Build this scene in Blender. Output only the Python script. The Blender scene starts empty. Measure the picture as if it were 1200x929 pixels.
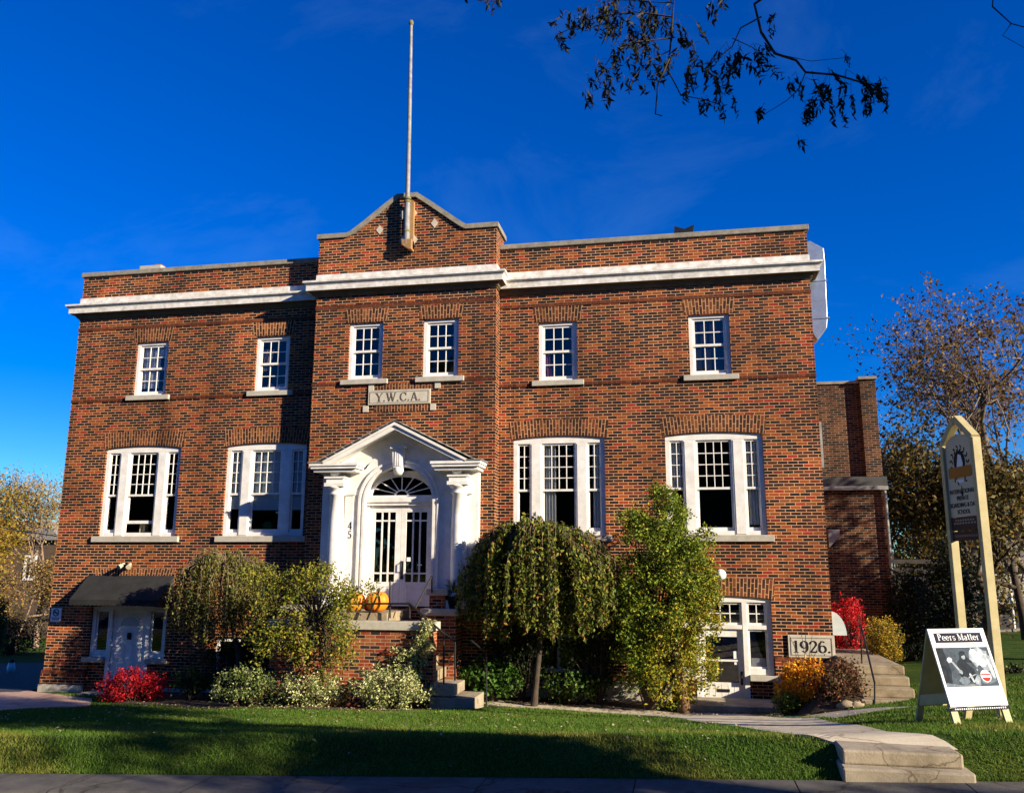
import bpy, math, random
import numpy as np
from mathutils import Vector, Matrix

# ------------------------------------------------------------------ camera, sky, sun, exposure
C = bpy.context.scene.collection
scn = bpy.context.scene
F_PX, YAW, PITCH, ROLL = 998.371, 0.192039, 0.193072, 0.0039479
_cy, _sy = math.cos(YAW), math.sin(YAW)
FWD = Vector((-_sy*math.cos(PITCH), _cy*math.cos(PITCH), math.sin(PITCH)))
_r = Vector((_cy, _sy, 0)); _u = _r.cross(FWD)
RGT = math.cos(ROLL)*_r + math.sin(ROLL)*_u
UPV = -math.sin(ROLL)*_r + math.cos(ROLL)*_u
cam = bpy.data.cameras.new('camera'); camo = bpy.data.objects.new('camera', cam); C.objects.link(camo)
camo.matrix_world = Matrix(((RGT.x, UPV.x, -FWD.x, 0), (RGT.y, UPV.y, -FWD.y, 0), (RGT.z, UPV.z, -FWD.z, 0), (0, 0, 0, 1)))
cam.sensor_fit = 'HORIZONTAL'; cam.sensor_width = 36.0
cam.lens = 36.0*F_PX/1200.0
cam.clip_end = 3000
scn.camera = camo

SUN = Vector((0.914, -0.405, 0.364)).normalized()          # towards the sun
SUN_EL = math.asin(SUN.z)
world = bpy.data.worlds.new('World'); scn.world = world; world.use_nodes = True
nt = world.node_tree; nt.nodes.clear()
sky = nt.nodes.new('ShaderNodeTexSky'); sky.sky_type = 'NISHITA'; sky.sun_disc = False
sky.sun_elevation = SUN_EL; sky.sun_rotation = math.atan2(SUN.x, SUN.y)
sky.altitude = 300; sky.air_density = 1.0; sky.dust_density = 0.0; sky.ozone_density = 3.0
hs = nt.nodes.new('ShaderNodeHueSaturation'); hs.inputs['Saturation'].default_value = 1.6; hs.inputs['Hue'].default_value = 0.51
tint = nt.nodes.new('ShaderNodeMix'); tint.data_type = 'RGBA'; tint.blend_type = 'MULTIPLY'; tint.inputs[0].default_value = 1; tint.inputs[7].default_value = (.38, .78, 1.22, 1)
bg = nt.nodes.new('ShaderNodeBackground'); bg.inputs['Strength'].default_value = 0.062
wo = nt.nodes.new('ShaderNodeOutputWorld')
nt.links.new(sky.outputs[0], hs.inputs['Color']); nt.links.new(hs.outputs[0], tint.inputs[6]); wtc = nt.nodes.new('ShaderNodeTexCoord'); wmp = nt.nodes.new('ShaderNodeMapping'); wmp.inputs['Scale'].default_value = (2.2, 3.0, 5.0); wmp.inputs['Rotation'].default_value = (0, .5, .6)
wno = nt.nodes.new('ShaderNodeTexNoise'); wno.inputs['Scale'].default_value = 1.3; wno.inputs['Detail'].default_value = 9; wno.inputs['Roughness'].default_value = .62; wno.inputs['Distortion'].default_value = .6
wrm = nt.nodes.new('ShaderNodeMapRange'); wrm.inputs['From Min'].default_value = .52; wrm.inputs['From Max'].default_value = .85; wrm.inputs['To Max'].default_value = .075
wmx = nt.nodes.new('ShaderNodeMix'); wmx.data_type = 'RGBA'; wmx.inputs[7].default_value = (3.2, 6.0, 8.0, 1)   # thin cirrus
nt.links.new(wtc.outputs['Generated'], wmp.inputs[0]); nt.links.new(wmp.outputs[0], wno.inputs['Vector']); nt.links.new(wno.outputs['Fac'], wrm.inputs[0]); nt.links.new(wrm.outputs[0], wmx.inputs[0])
nt.links.new(tint.outputs[2], wmx.inputs[6]); nt.links.new(wmx.outputs[2], bg.inputs[0]); nt.links.new(bg.outputs[0], wo.inputs[0])
sl = bpy.data.lights.new('sun', 'SUN'); sl.energy = 5.0; sl.angle = math.radians(0.5); sl.color = (1.0, 0.87, 0.67)
so = bpy.data.objects.new('sun', sl); C.objects.link(so)
so.rotation_euler = SUN.to_track_quat('Z', 'Y').to_euler(); so.location = (30, -10, 25)
scn.view_settings.view_transform = 'Standard'; scn.view_settings.look = 'None'
scn.view_settings.exposure = 1.15; scn.view_settings.gamma = 1.0
scn.view_settings.use_curve_mapping = False

# ------------------------------------------------------------------ helpers
def W(px, py, y):
    """photo pixel -> world point on the vertical plane at depth y"""
    d = FWD + RGT*((px-600)/F_PX) - UPV*((py-464.5)/F_PX)
    return d*(y/d.y)

def interp(x, xs, ys): return np.interp(x, xs, ys)
ZFX = [-60, -30, -20, -15.3, -9, -4, 0, 1.8, 3, 4.5, 7, 12, 30, 60]
ZFZ = [-4.6, -3.7, -3.3, -3.08, -2.95, -2.84, -2.86, -2.78, -2.52, -2.28, -2.05, -1.9, -1.5, -1.2]
def zs_line(x): return -2.065 + 0.040*np.clip(x, -60, 60)
YK = 9.0
def terrain(x, y):
    x = np.asarray(x, float); y = np.asarray(y, float)
    zs = zs_line(x); zf = interp(x, ZFX, ZFZ)
    crest = zs + 0.27
    t = np.clip((y-9.75)/(17.5-9.75), 0, 1)
    lawn = crest + (zf-crest)*t
    b = np.clip((y-YK)/0.75, 0, 1); b = b*b*(3-2*b)
    z = zs + (lawn-zs)*b
    back = np.clip(y-19, 0, 25)
    z = z - 0.05*back
    z = np.where(y < YK, zs, z)
    z = z + 0.025*np.sin(x*1.3+y*.7)*np.sin(y*1.1-x*.4)*np.clip((y-9.6)/2, 0, 1)*np.clip((19-y)/3, 0, 1)
    return z
def G(x, y): return float(terrain(x, y))
def hit(px, py):
    """photo pixel -> point of the terrain under it"""
    d = FWD + RGT*((px-600)/F_PX) - UPV*((py-464.5)/F_PX)
    d = d/d.y
    lo = 8.0
    y = 8.0
    while y < 60:
        if d.z*y <= G(d.x*y, y): break
        y += 0.02
    return Vector((d.x*y, y, G(d.x*y, y)))

class MB:
    def __init__(s): s.v = []; s.f = []; s.uv = {}; s.sm = set(); s.g = []
    def add(s, pts, faces, smooth=False):
        b = len(s.v); s.v += [tuple(p) for p in pts]; s.g.append((b, len(s.v), len(s.f), len(s.f)+len(faces)))
        for f in faces:
            if smooth: s.sm.add(len(s.f))
            s.f.append(tuple(b+i for i in f))
        return s
    def face(s, pts, uv=None):
        b = len(s.v); s.v += [tuple(p) for p in pts]; s.f.append(tuple(range(b, b+len(pts))))
        if uv: s.uv[len(s.f)-1] = uv
        return s
    def box(s, x0, x1, y0, y1, z0, z1):
        p = [(x0,y0,z0),(x1,y0,z0),(x1,y1,z0),(x0,y1,z0),(x0,y0,z1),(x1,y0,z1),(x1,y1,z1),(x0,y1,z1)]
        return s.add(p, [(0,3,2,1),(4,5,6,7),(0,1,5,4),(1,2,6,5),(2,3,7,6),(3,0,4,7)])
    def obox(s, c, ax, ay, az):
        c, ax, ay, az = Vector(c), Vector(ax), Vector(ay), Vector(az)
        p = [c+ax*i+ay*j+az*k for k in (-1,1) for (i,j) in ((-1,-1),(1,-1),(1,1),(-1,1))]
        return s.add(p, [(0,3,2,1),(4,5,6,7),(0,1,5,4),(1,2,6,5),(2,3,7,6),(3,0,4,7)])
    def tube(s, path, rad, n=8, caps=True):
        path = [Vector(p) for p in path]
        if not hasattr(rad, '__len__'): rad = [rad]*len(path)
        rings = []; prev = None
        for i, p in enumerate(path):
            t = (path[min(i+1, len(path)-1)]-path[max(i-1, 0)])
            t = t.normalized() if t.length > 1e-9 else Vector((0,0,1))
            if prev is None:
                a = t.orthogonal().normalized()
            else:
                a = prev - t*prev.dot(t); a = a.normalized() if a.length > 1e-6 else t.orthogonal().normalized()
            prev = a; b = t.cross(a)
            rings.append([p+(a*math.cos(2*math.pi*k/n)+b*math.sin(2*math.pi*k/n))*rad[i] for k in range(n)])
        pts = [q for r in rings for q in r]; fs = []
        for i in range(len(path)-1):
            for k in range(n):
                fs.append((i*n+k, i*n+(k+1)%n, (i+1)*n+(k+1)%n, (i+1)*n+k))
        s.add(pts, fs, True)
        if caps:
            s.add(rings[0], [tuple(reversed(range(n)))]); s.add(rings[-1], [tuple(range(n))])
        return s
    def lathe(s, prof, c, n=20, a0=0, a1=2*math.pi):
        full = abs(a1-a0-2*math.pi) < 1e-6; m = n if full else n+1
        pts = []
        for (r, z) in prof:
            for k in range(m):
                a = a0+(a1-a0)*k/n
                pts.append((c[0]+r*math.cos(a), c[1]+r*math.sin(a), c[2]+z))
        fs = []
        for i in range(len(prof)-1):
            for k in range(n):
                k2 = (k+1) % m
                fs.append((i*m+k, i*m+k2, (i+1)*m+k2, (i+1)*m+k))
        return s.add(pts, fs, True)
    def prism(s, poly, y0, y1):
        """poly in (x,z), extruded along y"""
        n = len(poly)
        pts = [(x, y0, z) for x, z in poly]+[(x, y1, z) for x, z in poly]
        fs = [tuple(range(n)), tuple(reversed(range(n, 2*n)))]
        for i in range(n):
            j = (i+1) % n; fs.append((i, i+n, j+n, j))
        return s.add(pts, fs)
    def ball(s, c, rx, ry, rz, n=14, m=9):
        prof = [(math.sin(math.pi*i/m), -math.cos(math.pi*i/m)) for i in range(m+1)]
        pts = []
        for r, z in prof:
            for k in range(n):
                a = 2*math.pi*k/n; pts.append((c[0]+rx*r*math.cos(a), c[1]+ry*r*math.sin(a), c[2]+rz*z))
        fs = [(i*n+k, i*n+(k+1)%n, (i+1)*n+(k+1)%n, (i+1)*n+k) for i in range(m) for k in range(n)]
        return s.add(pts, fs, True)
    def build_each(s, name, mat, parent=None, bevel=0):
        for (v0, v1, f0, f1) in s.g:
            m = MB(); m.v = s.v[v0:v1]; m.f = [tuple(i-v0 for i in f) for f in s.f[f0:f1]]; m.sm = {k-f0 for k in s.sm if f0 <= k < f1}
            m.build(name, mat, parent, bevel)
    def build(s, name, mat, parent=None, bevel=0, fixn=True):
        me = bpy.data.meshes.new(name); me.from_pydata(s.v, [], s.f); me.update()
        if fixn:
            import bmesh
            bm = bmesh.new(); bm.from_mesh(me); bmesh.ops.recalc_face_normals(bm, faces=bm.faces)
            bm.to_mesh(me); bm.free()
        uvl = me.uv_layers.new(name='UVMap')
        for p in me.polygons:
            cu = s.uv.get(p.index)
            n = p.normal
            if cu:
                mp = {}
                for vi, uvv in zip(s.f[p.index], cu): mp[vi] = uvv
                for li in p.loop_indices: uvl.data[li].uv = mp[me.loops[li].vertex_index]
                continue
            ax = max(range(3), key=lambda k: abs(n[k]))
            for li in p.loop_indices:
                co = me.vertices[me.loops[li].vertex_index].co
                uvl.data[li].uv = (co.x, co.z) if ax == 1 else ((co.y, co.z) if ax == 0 else (co.x, co.y))
            if p.index in s.sm: p.use_smooth = True
        me.materials.append(mat)
        o = bpy.data.objects.new(name, me); C.objects.link(o)
        if parent is not None:
            o.parent = parent
            o.matrix_parent_inverse = Matrix.Translation(-parent_loc(parent))
        if bevel:
            m = o.modifiers.new('edge', 'BEVEL'); m.width = bevel; m.segments = 2; m.limit_method = 'ANGLE'; m.angle_limit = math.radians(40)
        return o

def parent_loc(p):
    return Vector(p.location)
def tag(o, label, cat, group=None, kind=None):
    if label: o['label'] = label
    if cat: o['category'] = cat
    if group: o['group'] = group
    if kind: o['kind'] = kind
    return o
def thing(name, label, cat, loc=(0,0,0), group=None):
    o = bpy.data.objects.new(name, None); C.objects.link(o); o.location = loc; o.empty_display_size = .2
    return tag(o, label, cat, group)
def structure(o): o['kind'] = 'structure'; return o

# ------------------------------------------------------------------ materials
def newmat(name):
    m = bpy.data.materials.new(name); m.use_nodes = True
    t = m.node_tree; b = t.nodes['Principled BSDF']
    return m, t, b
def N(t, typ, **kw):
    n = t.nodes.new(typ)
    for k, v in kw.items(): setattr(n, k, v)
    return n
def ramp(t, stops, mode='LINEAR'):
    r = N(t, 'ShaderNodeValToRGB'); cr = r.color_ramp; cr.interpolation = mode
    while len(cr.elements) > 1: cr.elements.remove(cr.elements[-1])
    cr.elements[0].position = stops[0][0]; cr.elements[0].color = (*stops[0][1], 1)
    for p, c in stops[1:]:
        e = cr.elements.new(p); e.color = (*c, 1)
    return r
def noisy(name, c1, c2, scale=4, crack=0, rough=.85, bump=.2, detail=6, metal=0, bscale=None, dist=.01, spec=.3):
    m = noisy0(name, c1, c2, scale, rough, bump, detail, metal, bscale, dist, spec)
    if crack:
        t = m.node_tree; b = t.nodes['Principled BSDF']; src = b.inputs['Base Color'].links[0].from_socket
        tc = N(t, 'ShaderNodeTexCoord'); n = N(t, 'ShaderNodeTexNoise'); n.inputs['Scale'].default_value = 2.5; n.inputs['Detail'].default_value = 5
        t.links.new(tc.outputs['Object'], n.inputs['Vector'])
        ad = N(t, 'ShaderNodeVectorMath', operation='MULTIPLY_ADD'); ad.inputs[1].default_value = (.5,)*3
        t.links.new(n.outputs['Color'], ad.inputs[0]); t.links.new(tc.outputs['Object'], ad.inputs[2])
        v = N(t, 'ShaderNodeTexVoronoi', feature='DISTANCE_TO_EDGE'); v.inputs['Scale'].default_value = crack; t.links.new(ad.outputs[0], v.inputs['Vector'])
        r = ramp(t, [(0, (.45,.42,.38)), (.006, (.7,.68,.65)), (.011, (1,1,1))]); t.links.new(v.outputs['Distance'], r.inputs['Fac'])
        n2 = N(t, 'ShaderNodeTexNoise'); n2.inputs['Scale'].default_value = 1.7; n2.inputs['Detail'].default_value = 7; n2.inputs['Roughness'].default_value = .75; t.links.new(tc.outputs['Object'], n2.inputs['Vector'])
        r2 = ramp(t, [(.33, (.62,.6,.56)), (.5, (1,1,1))]); t.links.new(n2.outputs['Fac'], r2.inputs['Fac'])
        m1 = N(t, 'ShaderNodeMix', data_type='RGBA', blend_type='MULTIPLY'); m1.inputs[0].default_value = 1; t.links.new(src, m1.inputs[6]); t.links.new(r.outputs[0], m1.inputs[7])
        m2 = N(t, 'ShaderNodeMix', data_type='RGBA', blend_type='MULTIPLY'); m2.inputs[0].default_value = 1; t.links.new(m1.outputs[2], m2.inputs[6]); t.links.new(r2.outputs[0], m2.inputs[7])
        t.links.new(m2.outputs[2], b.inputs['Base Color'])
    return m
def noisy0(name, c1, c2, scale=4, rough=.85, bump=.2, detail=6, metal=0, bscale=None, dist=.01, spec=.3):
    m, t, b = newmat(name)
    tc = N(t, 'ShaderNodeTexCoord')
    n = N(t, 'ShaderNodeTexNoise'); n.inputs['Scale'].default_value = scale; n.inputs['Detail'].default_value = detail; n.inputs['Roughness'].default_value = .65
    t.links.new(tc.outputs['Object'], n.inputs['Vector'])
    r = ramp(t, [(.3, c1), (.7, c2)])
    t.links.new(n.outputs['Fac'], r.inputs['Fac']); t.links.new(r.outputs[0], b.inputs['Base Color'])
    b.inputs['Roughness'].default_value = rough; b.inputs['Metallic'].default_value = metal
    b.inputs['Specular IOR Level'].default_value = spec
    if bump:
        n2 = N(t, 'ShaderNodeTexNoise'); n2.inputs['Scale'].default_value = bscale or scale*8; n2.inputs['Detail'].default_value = 5
        t.links.new(tc.outputs['Object'], n2.inputs['Vector'])
        bp = N(t, 'ShaderNodeBump'); bp.inputs['Strength'].default_value = bump; bp.inputs['Distance'].default_value = dist
        t.links.new(n2.outputs['Fac'], bp.inputs['Height']); t.links.new(bp.outputs[0], b.inputs['Normal'])
    return m
def brickmat(name, pal, mortar, msize=.0086, bw=.213, rh=.068, dirt=.62):
    m, t, b = newmat(name)
    uv = N(t, 'ShaderNodeUVMap'); tc = N(t, 'ShaderNodeTexCoord')
    wn = N(t, 'ShaderNodeTexNoise'); wn.inputs['Scale'].default_value = 9; wn.inputs['Detail'].default_value = 3
    t.links.new(tc.outputs['Object'], wn.inputs['Vector'])
    ws = N(t, 'ShaderNodeVectorMath', operation='MULTIPLY_ADD'); ws.inputs[1].default_value = (.007,)*3
    t.links.new(wn.outputs['Color'], ws.inputs[0]); t.links.new(uv.outputs[0], ws.inputs[2])
    br = N(t, 'ShaderNodeTexBrick'); br.offset = .5; br.squash = 1.0
    for k, v in {'Color1': (0,0,0,1), 'Color2': (1,1,1,1), 'Mortar': (0,0,0,1), 'Scale': 1.0, 'Mortar Size': msize, 'Mortar Smooth': .25, 'Bias': 0.0, 'Brick Width': bw, 'Row Height': rh}.items():
        br.inputs[k].default_value = v
    t.links.new(ws.outputs[0], br.inputs['Vector'])
    r = ramp(t, pal, 'CONSTANT'); t.links.new(br.outputs['Color'], r.inputs['Fac'])
    # broad tone drift and fine grain
    n = N(t, 'ShaderNodeTexNoise'); n.inputs['Scale'].default_value = .55; n.inputs['Detail'].default_value = 5; n.inputs['Roughness'].default_value = .6
    t.links.new(tc.outputs['Object'], n.inputs['Vector'])
    rr = ramp(t, [(.25, (1-dirt,)*3), (.75, (1+dirt*.25,)*3)])
    t.links.new(n.outputs['Fac'], rr.inputs['Fac'])
    n3 = N(t, 'ShaderNodeTexNoise'); n3.inputs['Scale'].default_value = 45; n3.inputs['Detail'].default_value = 4
    t.links.new(tc.outputs['Object'], n3.inputs['Vector'])
    r3 = ramp(t, [(.3, (.6,)*3), (.7, (1.2,)*3)]); t.links.new(n3.outputs['Fac'], r3.inputs['Fac'])
    mx0 = N(t, 'ShaderNodeMix', data_type='RGBA', blend_type='MULTIPLY'); mx0.inputs[0].default_value = 1
    t.links.new(r.outputs[0], mx0.inputs[6]); t.links.new(r3.outputs[0], mx0.inputs[7])
    mx = N(t, 'ShaderNodeMix', data_type='RGBA'); t.links.new(br.outputs['Fac'], mx.inputs[0])
    t.links.new(mx0.outputs[2], mx.inputs[6]); mx.inputs[7].default_value = (*mortar, 1)
    mul = N(t, 'ShaderNodeMix', data_type='RGBA', blend_type='MULTIPLY'); mul.inputs[0].default_value = 1
    t.links.new(mx.outputs[2], mul.inputs[6]); t.links.new(rr.outputs[0], mul.inputs[7])
    mp = N(t, 'ShaderNodeMapping'); mp.inputs['Scale'].default_value = (1.6, 1.6, .16); t.links.new(tc.outputs['Object'], mp.inputs[0])
    n4 = N(t, 'ShaderNodeTexNoise'); n4.inputs['Scale'].default_value = 1.0; n4.inputs['Detail'].default_value = 6; n4.inputs['Roughness'].default_value = .7; t.links.new(mp.outputs[0], n4.inputs['Vector'])
    r4 = ramp(t, [(.30, (.55,.5,.48)), (.50, (1,1,1)), (.72, (1.12,1.08,1.0))]); t.links.new(n4.outputs['Fac'], r4.inputs['Fac'])
    mul2 = N(t, 'ShaderNodeMix', data_type='RGBA', blend_type='MULTIPLY'); mul2.inputs[0].default_value = 1
    t.links.new(mul.outputs[2], mul2.inputs[6]); t.links.new(r4.outputs[0], mul2.inputs[7])
    t.links.new(mul2.outputs[2], b.inputs['Base Color']); b.inputs['Roughness'].default_value = .85
    b.inputs['Specular IOR Level'].default_value = .25
    bp = N(t, 'ShaderNodeBump', invert=True); bp.inputs['Strength'].default_value = .45; bp.inputs['Distance'].default_value = .006
    t.links.new(br.outputs['Fac'], bp.inputs['Height']); t.links.new(bp.outputs[0], b.inputs['Normal'])
    return m
def attrmat(name, rough=.6, trans=.3, vary=.25):
    m, t, b = newmat(name)
    a = N(t, 'ShaderNodeAttribute', attribute_name='leaf')
    b.inputs['Roughness'].default_value = rough; b.inputs['Specular IOR Level'].default_value = .25
    t.links.new(a.outputs['Color'], b.inputs['Base Color'])
    tr = N(t, 'ShaderNodeBsdfTranslucent'); t.links.new(a.outputs['Color'], tr.inputs['Color'])
    mx = N(t, 'ShaderNodeMixShader'); mx.inputs[0].default_value = trans
    t.links.new(b.outputs[0], mx.inputs[1]); t.links.new(tr.outputs[0], mx.inputs[2])
    t.links.new(mx.outputs[0], t.nodes['Material Output'].inputs[0])
    return m
def plain(name, c, rough=.85, metal=0, spec=.12):
    rough = max(rough, .8)
    return noisy(name, tuple(k*.85 for k in c), tuple(min(1, k*1.1) for k in c), scale=3, rough=rough, bump=.05, metal=metal, bscale=60, dist=.003, spec=spec)
def glassmat(name, tint=(.75,.8,.85), refl=.16):
    m, t, b = newmat(name)
    tr = N(t, 'ShaderNodeBsdfTransparent'); tr.inputs[0].default_value = (*tint, 1)
    gl = N(t, 'ShaderNodeBsdfGlossy'); gl.inputs['Roughness'].default_value = .015; gl.inputs[0].default_value = (.95,.97,1,1)
    fr = N(t, 'ShaderNodeFresnel'); fr.inputs['IOR'].default_value = 1.5
    tc = N(t, 'ShaderNodeTexCoord'); n = N(t, 'ShaderNodeTexNoise'); n.inputs['Scale'].default_value = 2.0; n.inputs['Detail'].default_value = 1
    t.links.new(tc.outputs['Object'], n.inputs['Vector'])
    bp = N(t, 'ShaderNodeBump'); bp.inputs['Strength'].default_value = .12; bp.inputs['Distance'].default_value = .02
    t.links.new(n.outputs['Fac'], bp.inputs['Height']); t.links.new(bp.outputs[0], gl.inputs['Normal'])
    ad = N(t, 'ShaderNodeMath', operation='MULTIPLY_ADD'); ad.inputs[1].default_value = .8; ad.inputs[2].default_value = refl
    t.links.new(fr.outputs[0], ad.inputs[0])
    mx = N(t, 'ShaderNodeMixShader'); t.links.new(ad.outputs[0], mx.inputs[0])
    t.links.new(tr.outputs[0], mx.inputs[1]); t.links.new(gl.outputs[0], mx.inputs[2])
    t.links.new(mx.outputs[0], t.nodes['Material Output'].inputs[0])
    return m

BLK, DBR, RED, ORG, TAN, MAR = (.010,.008,.011), (.060,.016,.009), (.36,.030,.012), (.34,.076,.012), (.23,.066,.013), (.19,.026,.012)
PAL = [(0, BLK), (.34, DBR), (.42, ORG), (.50, RED), (.56, TAN), (.64, MAR), (.70, ORG), (.80, DBR)]
MORT = (.62, .325, .155)
M_BRICK = brickmat('brick', PAL, MORT)
M_ARCH = brickmat('arch_brick', [(0, (.10,.035,.014)), (.4, (.22,.055,.018)), (.5, (.26,.09,.022)), (.6, (.16,.05,.018)), (.72, (.05,.02,.012))], MORT, rh=.072)
M_BELT = brickmat('belt_brick', [(0, (.15,.035,.014)), (.45, (.22,.055,.018)), (.6, (.10,.028,.013))], (.20,.07,.03), rh=.08, bw=.11)
M_PORCHBRICK = brickmat('porch_brick', [(0, (.035,.02,.016)), (.30, (.30,.05,.018)), (.45, (.36,.07,.02)), (.55, (.26,.04,.016)), (.68, (.34,.10,.03))], (.48,.33,.20), msize=.007, dirt=.3)
M_REARBRICK = brickmat('shaded_rear_brick', [(0, BLK), (.32, (.05,.02,.011)), (.45, (.12,.045,.018)), (.55, (.09,.025,.013)), (.7, (.13,.055,.022))], (.30,.19,.11))  # palette darkened to carry the tree shade over the rear wing
M_SIDEBRICK = M_BRICK
M_WHITE = noisy('white_paint', (.60,.575,.52), (.80,.785,.75), scale=4.5, rough=.55, bump=.12, bscale=30, dist=.004, spec=.3, detail=9)
M_CORN = noisy('cornice_paint', (.42,.39,.33), (.80,.78,.73), scale=5.5, rough=.5, bump=.12, bscale=25, dist=.004)
M_SILL = noisy('stone_sill', (.34,.31,.25), (.46,.43,.36), scale=7, rough=.9, bump=.2)
M_COPE = noisy('coping_stone', (.16,.145,.11), (.30,.27,.21), scale=6, rough=.95, bump=.35)
M_STONE = noisy('lettered_stone', (.42,.38,.30), (.54,.50,.41), scale=6, rough=.9, bump=.15)
M_CONC = noisy('concrete', (.27,.22,.15), (.40,.34,.25), scale=3.5, rough=.95, bump=.35, bscale=50, crack=1.1)
M_PATH = noisy('path_concrete', (.46,.39,.28), (.58,.51,.38), scale=2.2, rough=.95, bump=.3, bscale=50, crack=0.6)
M_STEP = noisy('step_concrete', (.22,.17,.10), (.36,.29,.19), scale=5, rough=.95, bump=.4, bscale=45, crack=0.9)
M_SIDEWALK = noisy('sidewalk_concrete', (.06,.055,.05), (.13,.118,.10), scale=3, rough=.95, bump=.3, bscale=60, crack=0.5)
M_ASPH = noisy('asphalt', (.035,.035,.037), (.06,.06,.06), scale=5, rough=.95, bump=.4, bscale=80)
M_DRIVE = noisy('drive_paving', (.42,.25,.18), (.56,.37,.27), scale=2, rough=.95, bump=.3, bscale=40, crack=0.5)
M_DARK = noisy('room_dark', (.02,.018,.016), (.05,.042,.035), scale=1.2, rough=.9, bump=0)
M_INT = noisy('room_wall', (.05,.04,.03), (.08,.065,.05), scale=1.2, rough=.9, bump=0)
M_GLASS = glassmat('window_glass', (.85,.87,.9), .03)
M_GLASSLO = glassmat('lower_glass', (.9,.92,.92), .05)
M_CURT = noisy('net_curtain', (.66,.66,.62), (.80,.80,.76), scale=9, rough=.9, bump=.1)
M_BLIND = noisy('pale_blind', (.50,.58,.60), (.62,.70,.72), scale=3, rough=.8, bump=0)
M_PINK = noisy('pink_curtain', (.45,.10,.12), (.55,.16,.18), scale=6, rough=.9, bump=0)
M_TAUPE = noisy('taupe_curtain', (.40,.26,.20), (.55,.38,.3), scale=6, rough=.9, bump=0)
M_MESHSCR = noisy('insect_screen', (.035,.033,.036), (.06,.055,.055), scale=60, rough=.9, bump=0)
M_IRON = noisy('black_iron', (.008,.008,.009), (.016,.016,.017), scale=8, rough=.45, bump=.1)
M_AWN = noisy('awning_canvas', (.012,.012,.012), (.024,.024,.024), scale=4, rough=.9, bump=.2, bscale=70)
M_GALV = noisy('galvanised_metal', (.30,.34,.36), (.46,.50,.52), scale=5, rough=.35, bump=.05, metal=.7)
M_SHINGLE = noisy('grey_shingle', (.14,.135,.13), (.30,.29,.27), scale=12, rough=.95, bump=.4)
M_ROOF = noisy('flat_roof', (.05,.05,.05), (.08,.08,.08), scale=3, rough=.95, bump=.2)
M_BARK = noisy('bark', (.035,.025,.018), (.075,.055,.04), scale=9, rough=.95, bump=.6, bscale=30)
M_BARKW = noisy('warm_bark', (.12,.065,.03), (.20,.12,.06), scale=9, rough=.95, bump=.5, bscale=30)
M_TWIG = noisy('pale_twig', (.16,.11,.08), (.28,.20,.14), scale=9, rough=.9, bump=.2)
M_SOIL = noisy('soil', (.035,.022,.013), (.085,.055,.032), scale=7, rough=1, bump=.7, bscale=30, dist=.03)
M_PUMP = noisy('pumpkin_skin', (.75,.19,.008), (.85,.27,.012), scale=3, rough=.45, bump=.08)
M_PUMPR = noisy('red_pumpkin_skin', (.62,.07,.006), (.72,.12,.01), scale=3, rough=.45, bump=.08)
M_STEM = noisy('dry_stem', (.14,.12,.05), (.22,.19,.09), scale=20, rough=.9, bump=.3)
M_LEAF = attrmat('leaf')
M_GRASSB = attrmat('grass_blade', rough=.7, trans=.35)
M_CREAM = noisy('cream_wood', (.37,.31,.15), (.50,.43,.23), scale=4, rough=.6, bump=.15, bscale=40)
M_POSTER = plain('poster_white', (.80,.80,.80), .5)
M_INK = plain('navy_ink', (.018,.018,.035), .5)
M_BLACKINK = plain('black_ink', (.012,.012,.012), .6)
M_SIGNP = noisy('sign_board', (.46,.40,.27), (.56,.49,.34), scale=3, rough=.6, bump=.05)
M_INCISED = plain('incised_shadow', (.11,.09,.06), .8)
M_GUTTER = noisy('shaded_gutter', (.16,.16,.15), (.34,.33,.31), scale=6, rough=.7, bump=.1)  # white gutter and trim toned down; tree shade put into the colour
M_TERRA = plain('orange_brown_paint', (.42,.17,.03), .6)
M_BROWN = plain('dark_brown_paint', (.09,.045,.03), .6)
M_GLOBE = noisy('opal_globe', (.76,.76,.73), (.80,.80,.77), 3, rough=.3, bump=0)

# ground: grass sheet
def grassmat():
    m, t, b = newmat('lawn_grass')
    tc = N(t, 'ShaderNodeTexCoord')
    n = N(t, 'ShaderNodeTexNoise'); n.inputs['Scale'].default_value = .9; n.inputs['Detail'].default_value = 8; n.inputs['Roughness'].default_value = .7
    t.links.new(tc.outputs['Object'], n.inputs['Vector'])
    r = ramp(t, [(.3, (.02,.055,.006)), (.5, (.045,.09,.009)), (.68, (.10,.12,.018)), (.8, (.15,.12,.04))])
    t.links.new(n.outputs['Fac'], r.inputs['Fac'])
    n2 = N(t, 'ShaderNodeTexNoise'); n2.inputs['Scale'].default_value = 40; n2.inputs['Detail'].default_value = 4
    t.links.new(tc.outputs['Object'], n2.inputs['Vector'])
    r2 = ramp(t, [(.3, (.35,)*3), (.7, (1.25,)*3)]); t.links.new(n2.outputs['Fac'], r2.inputs['Fac'])
    mx = N(t, 'ShaderNodeMix', data_type='RGBA', blend_type='MULTIPLY'); mx.inputs[0].default_value = 1
    t.links.new(r.outputs[0], mx.inputs[6]); t.links.new(r2.outputs[0], mx.inputs[7]); t.links.new(mx.outputs[2], b.inputs['Base Color'])
    b.inputs['Roughness'].default_value = .95; b.inputs['Specular IOR Level'].default_value = .1
    bp = N(t, 'ShaderNodeBump'); bp.inputs['Strength'].default_value = .8; bp.inputs['Distance'].default_value = .04
    t.links.new(n2.outputs['Fac'], bp.inputs['Height']); t.links.new(bp.outputs[0], b.inputs['Normal'])
    return m
M_LAWN = grassmat()

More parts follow.
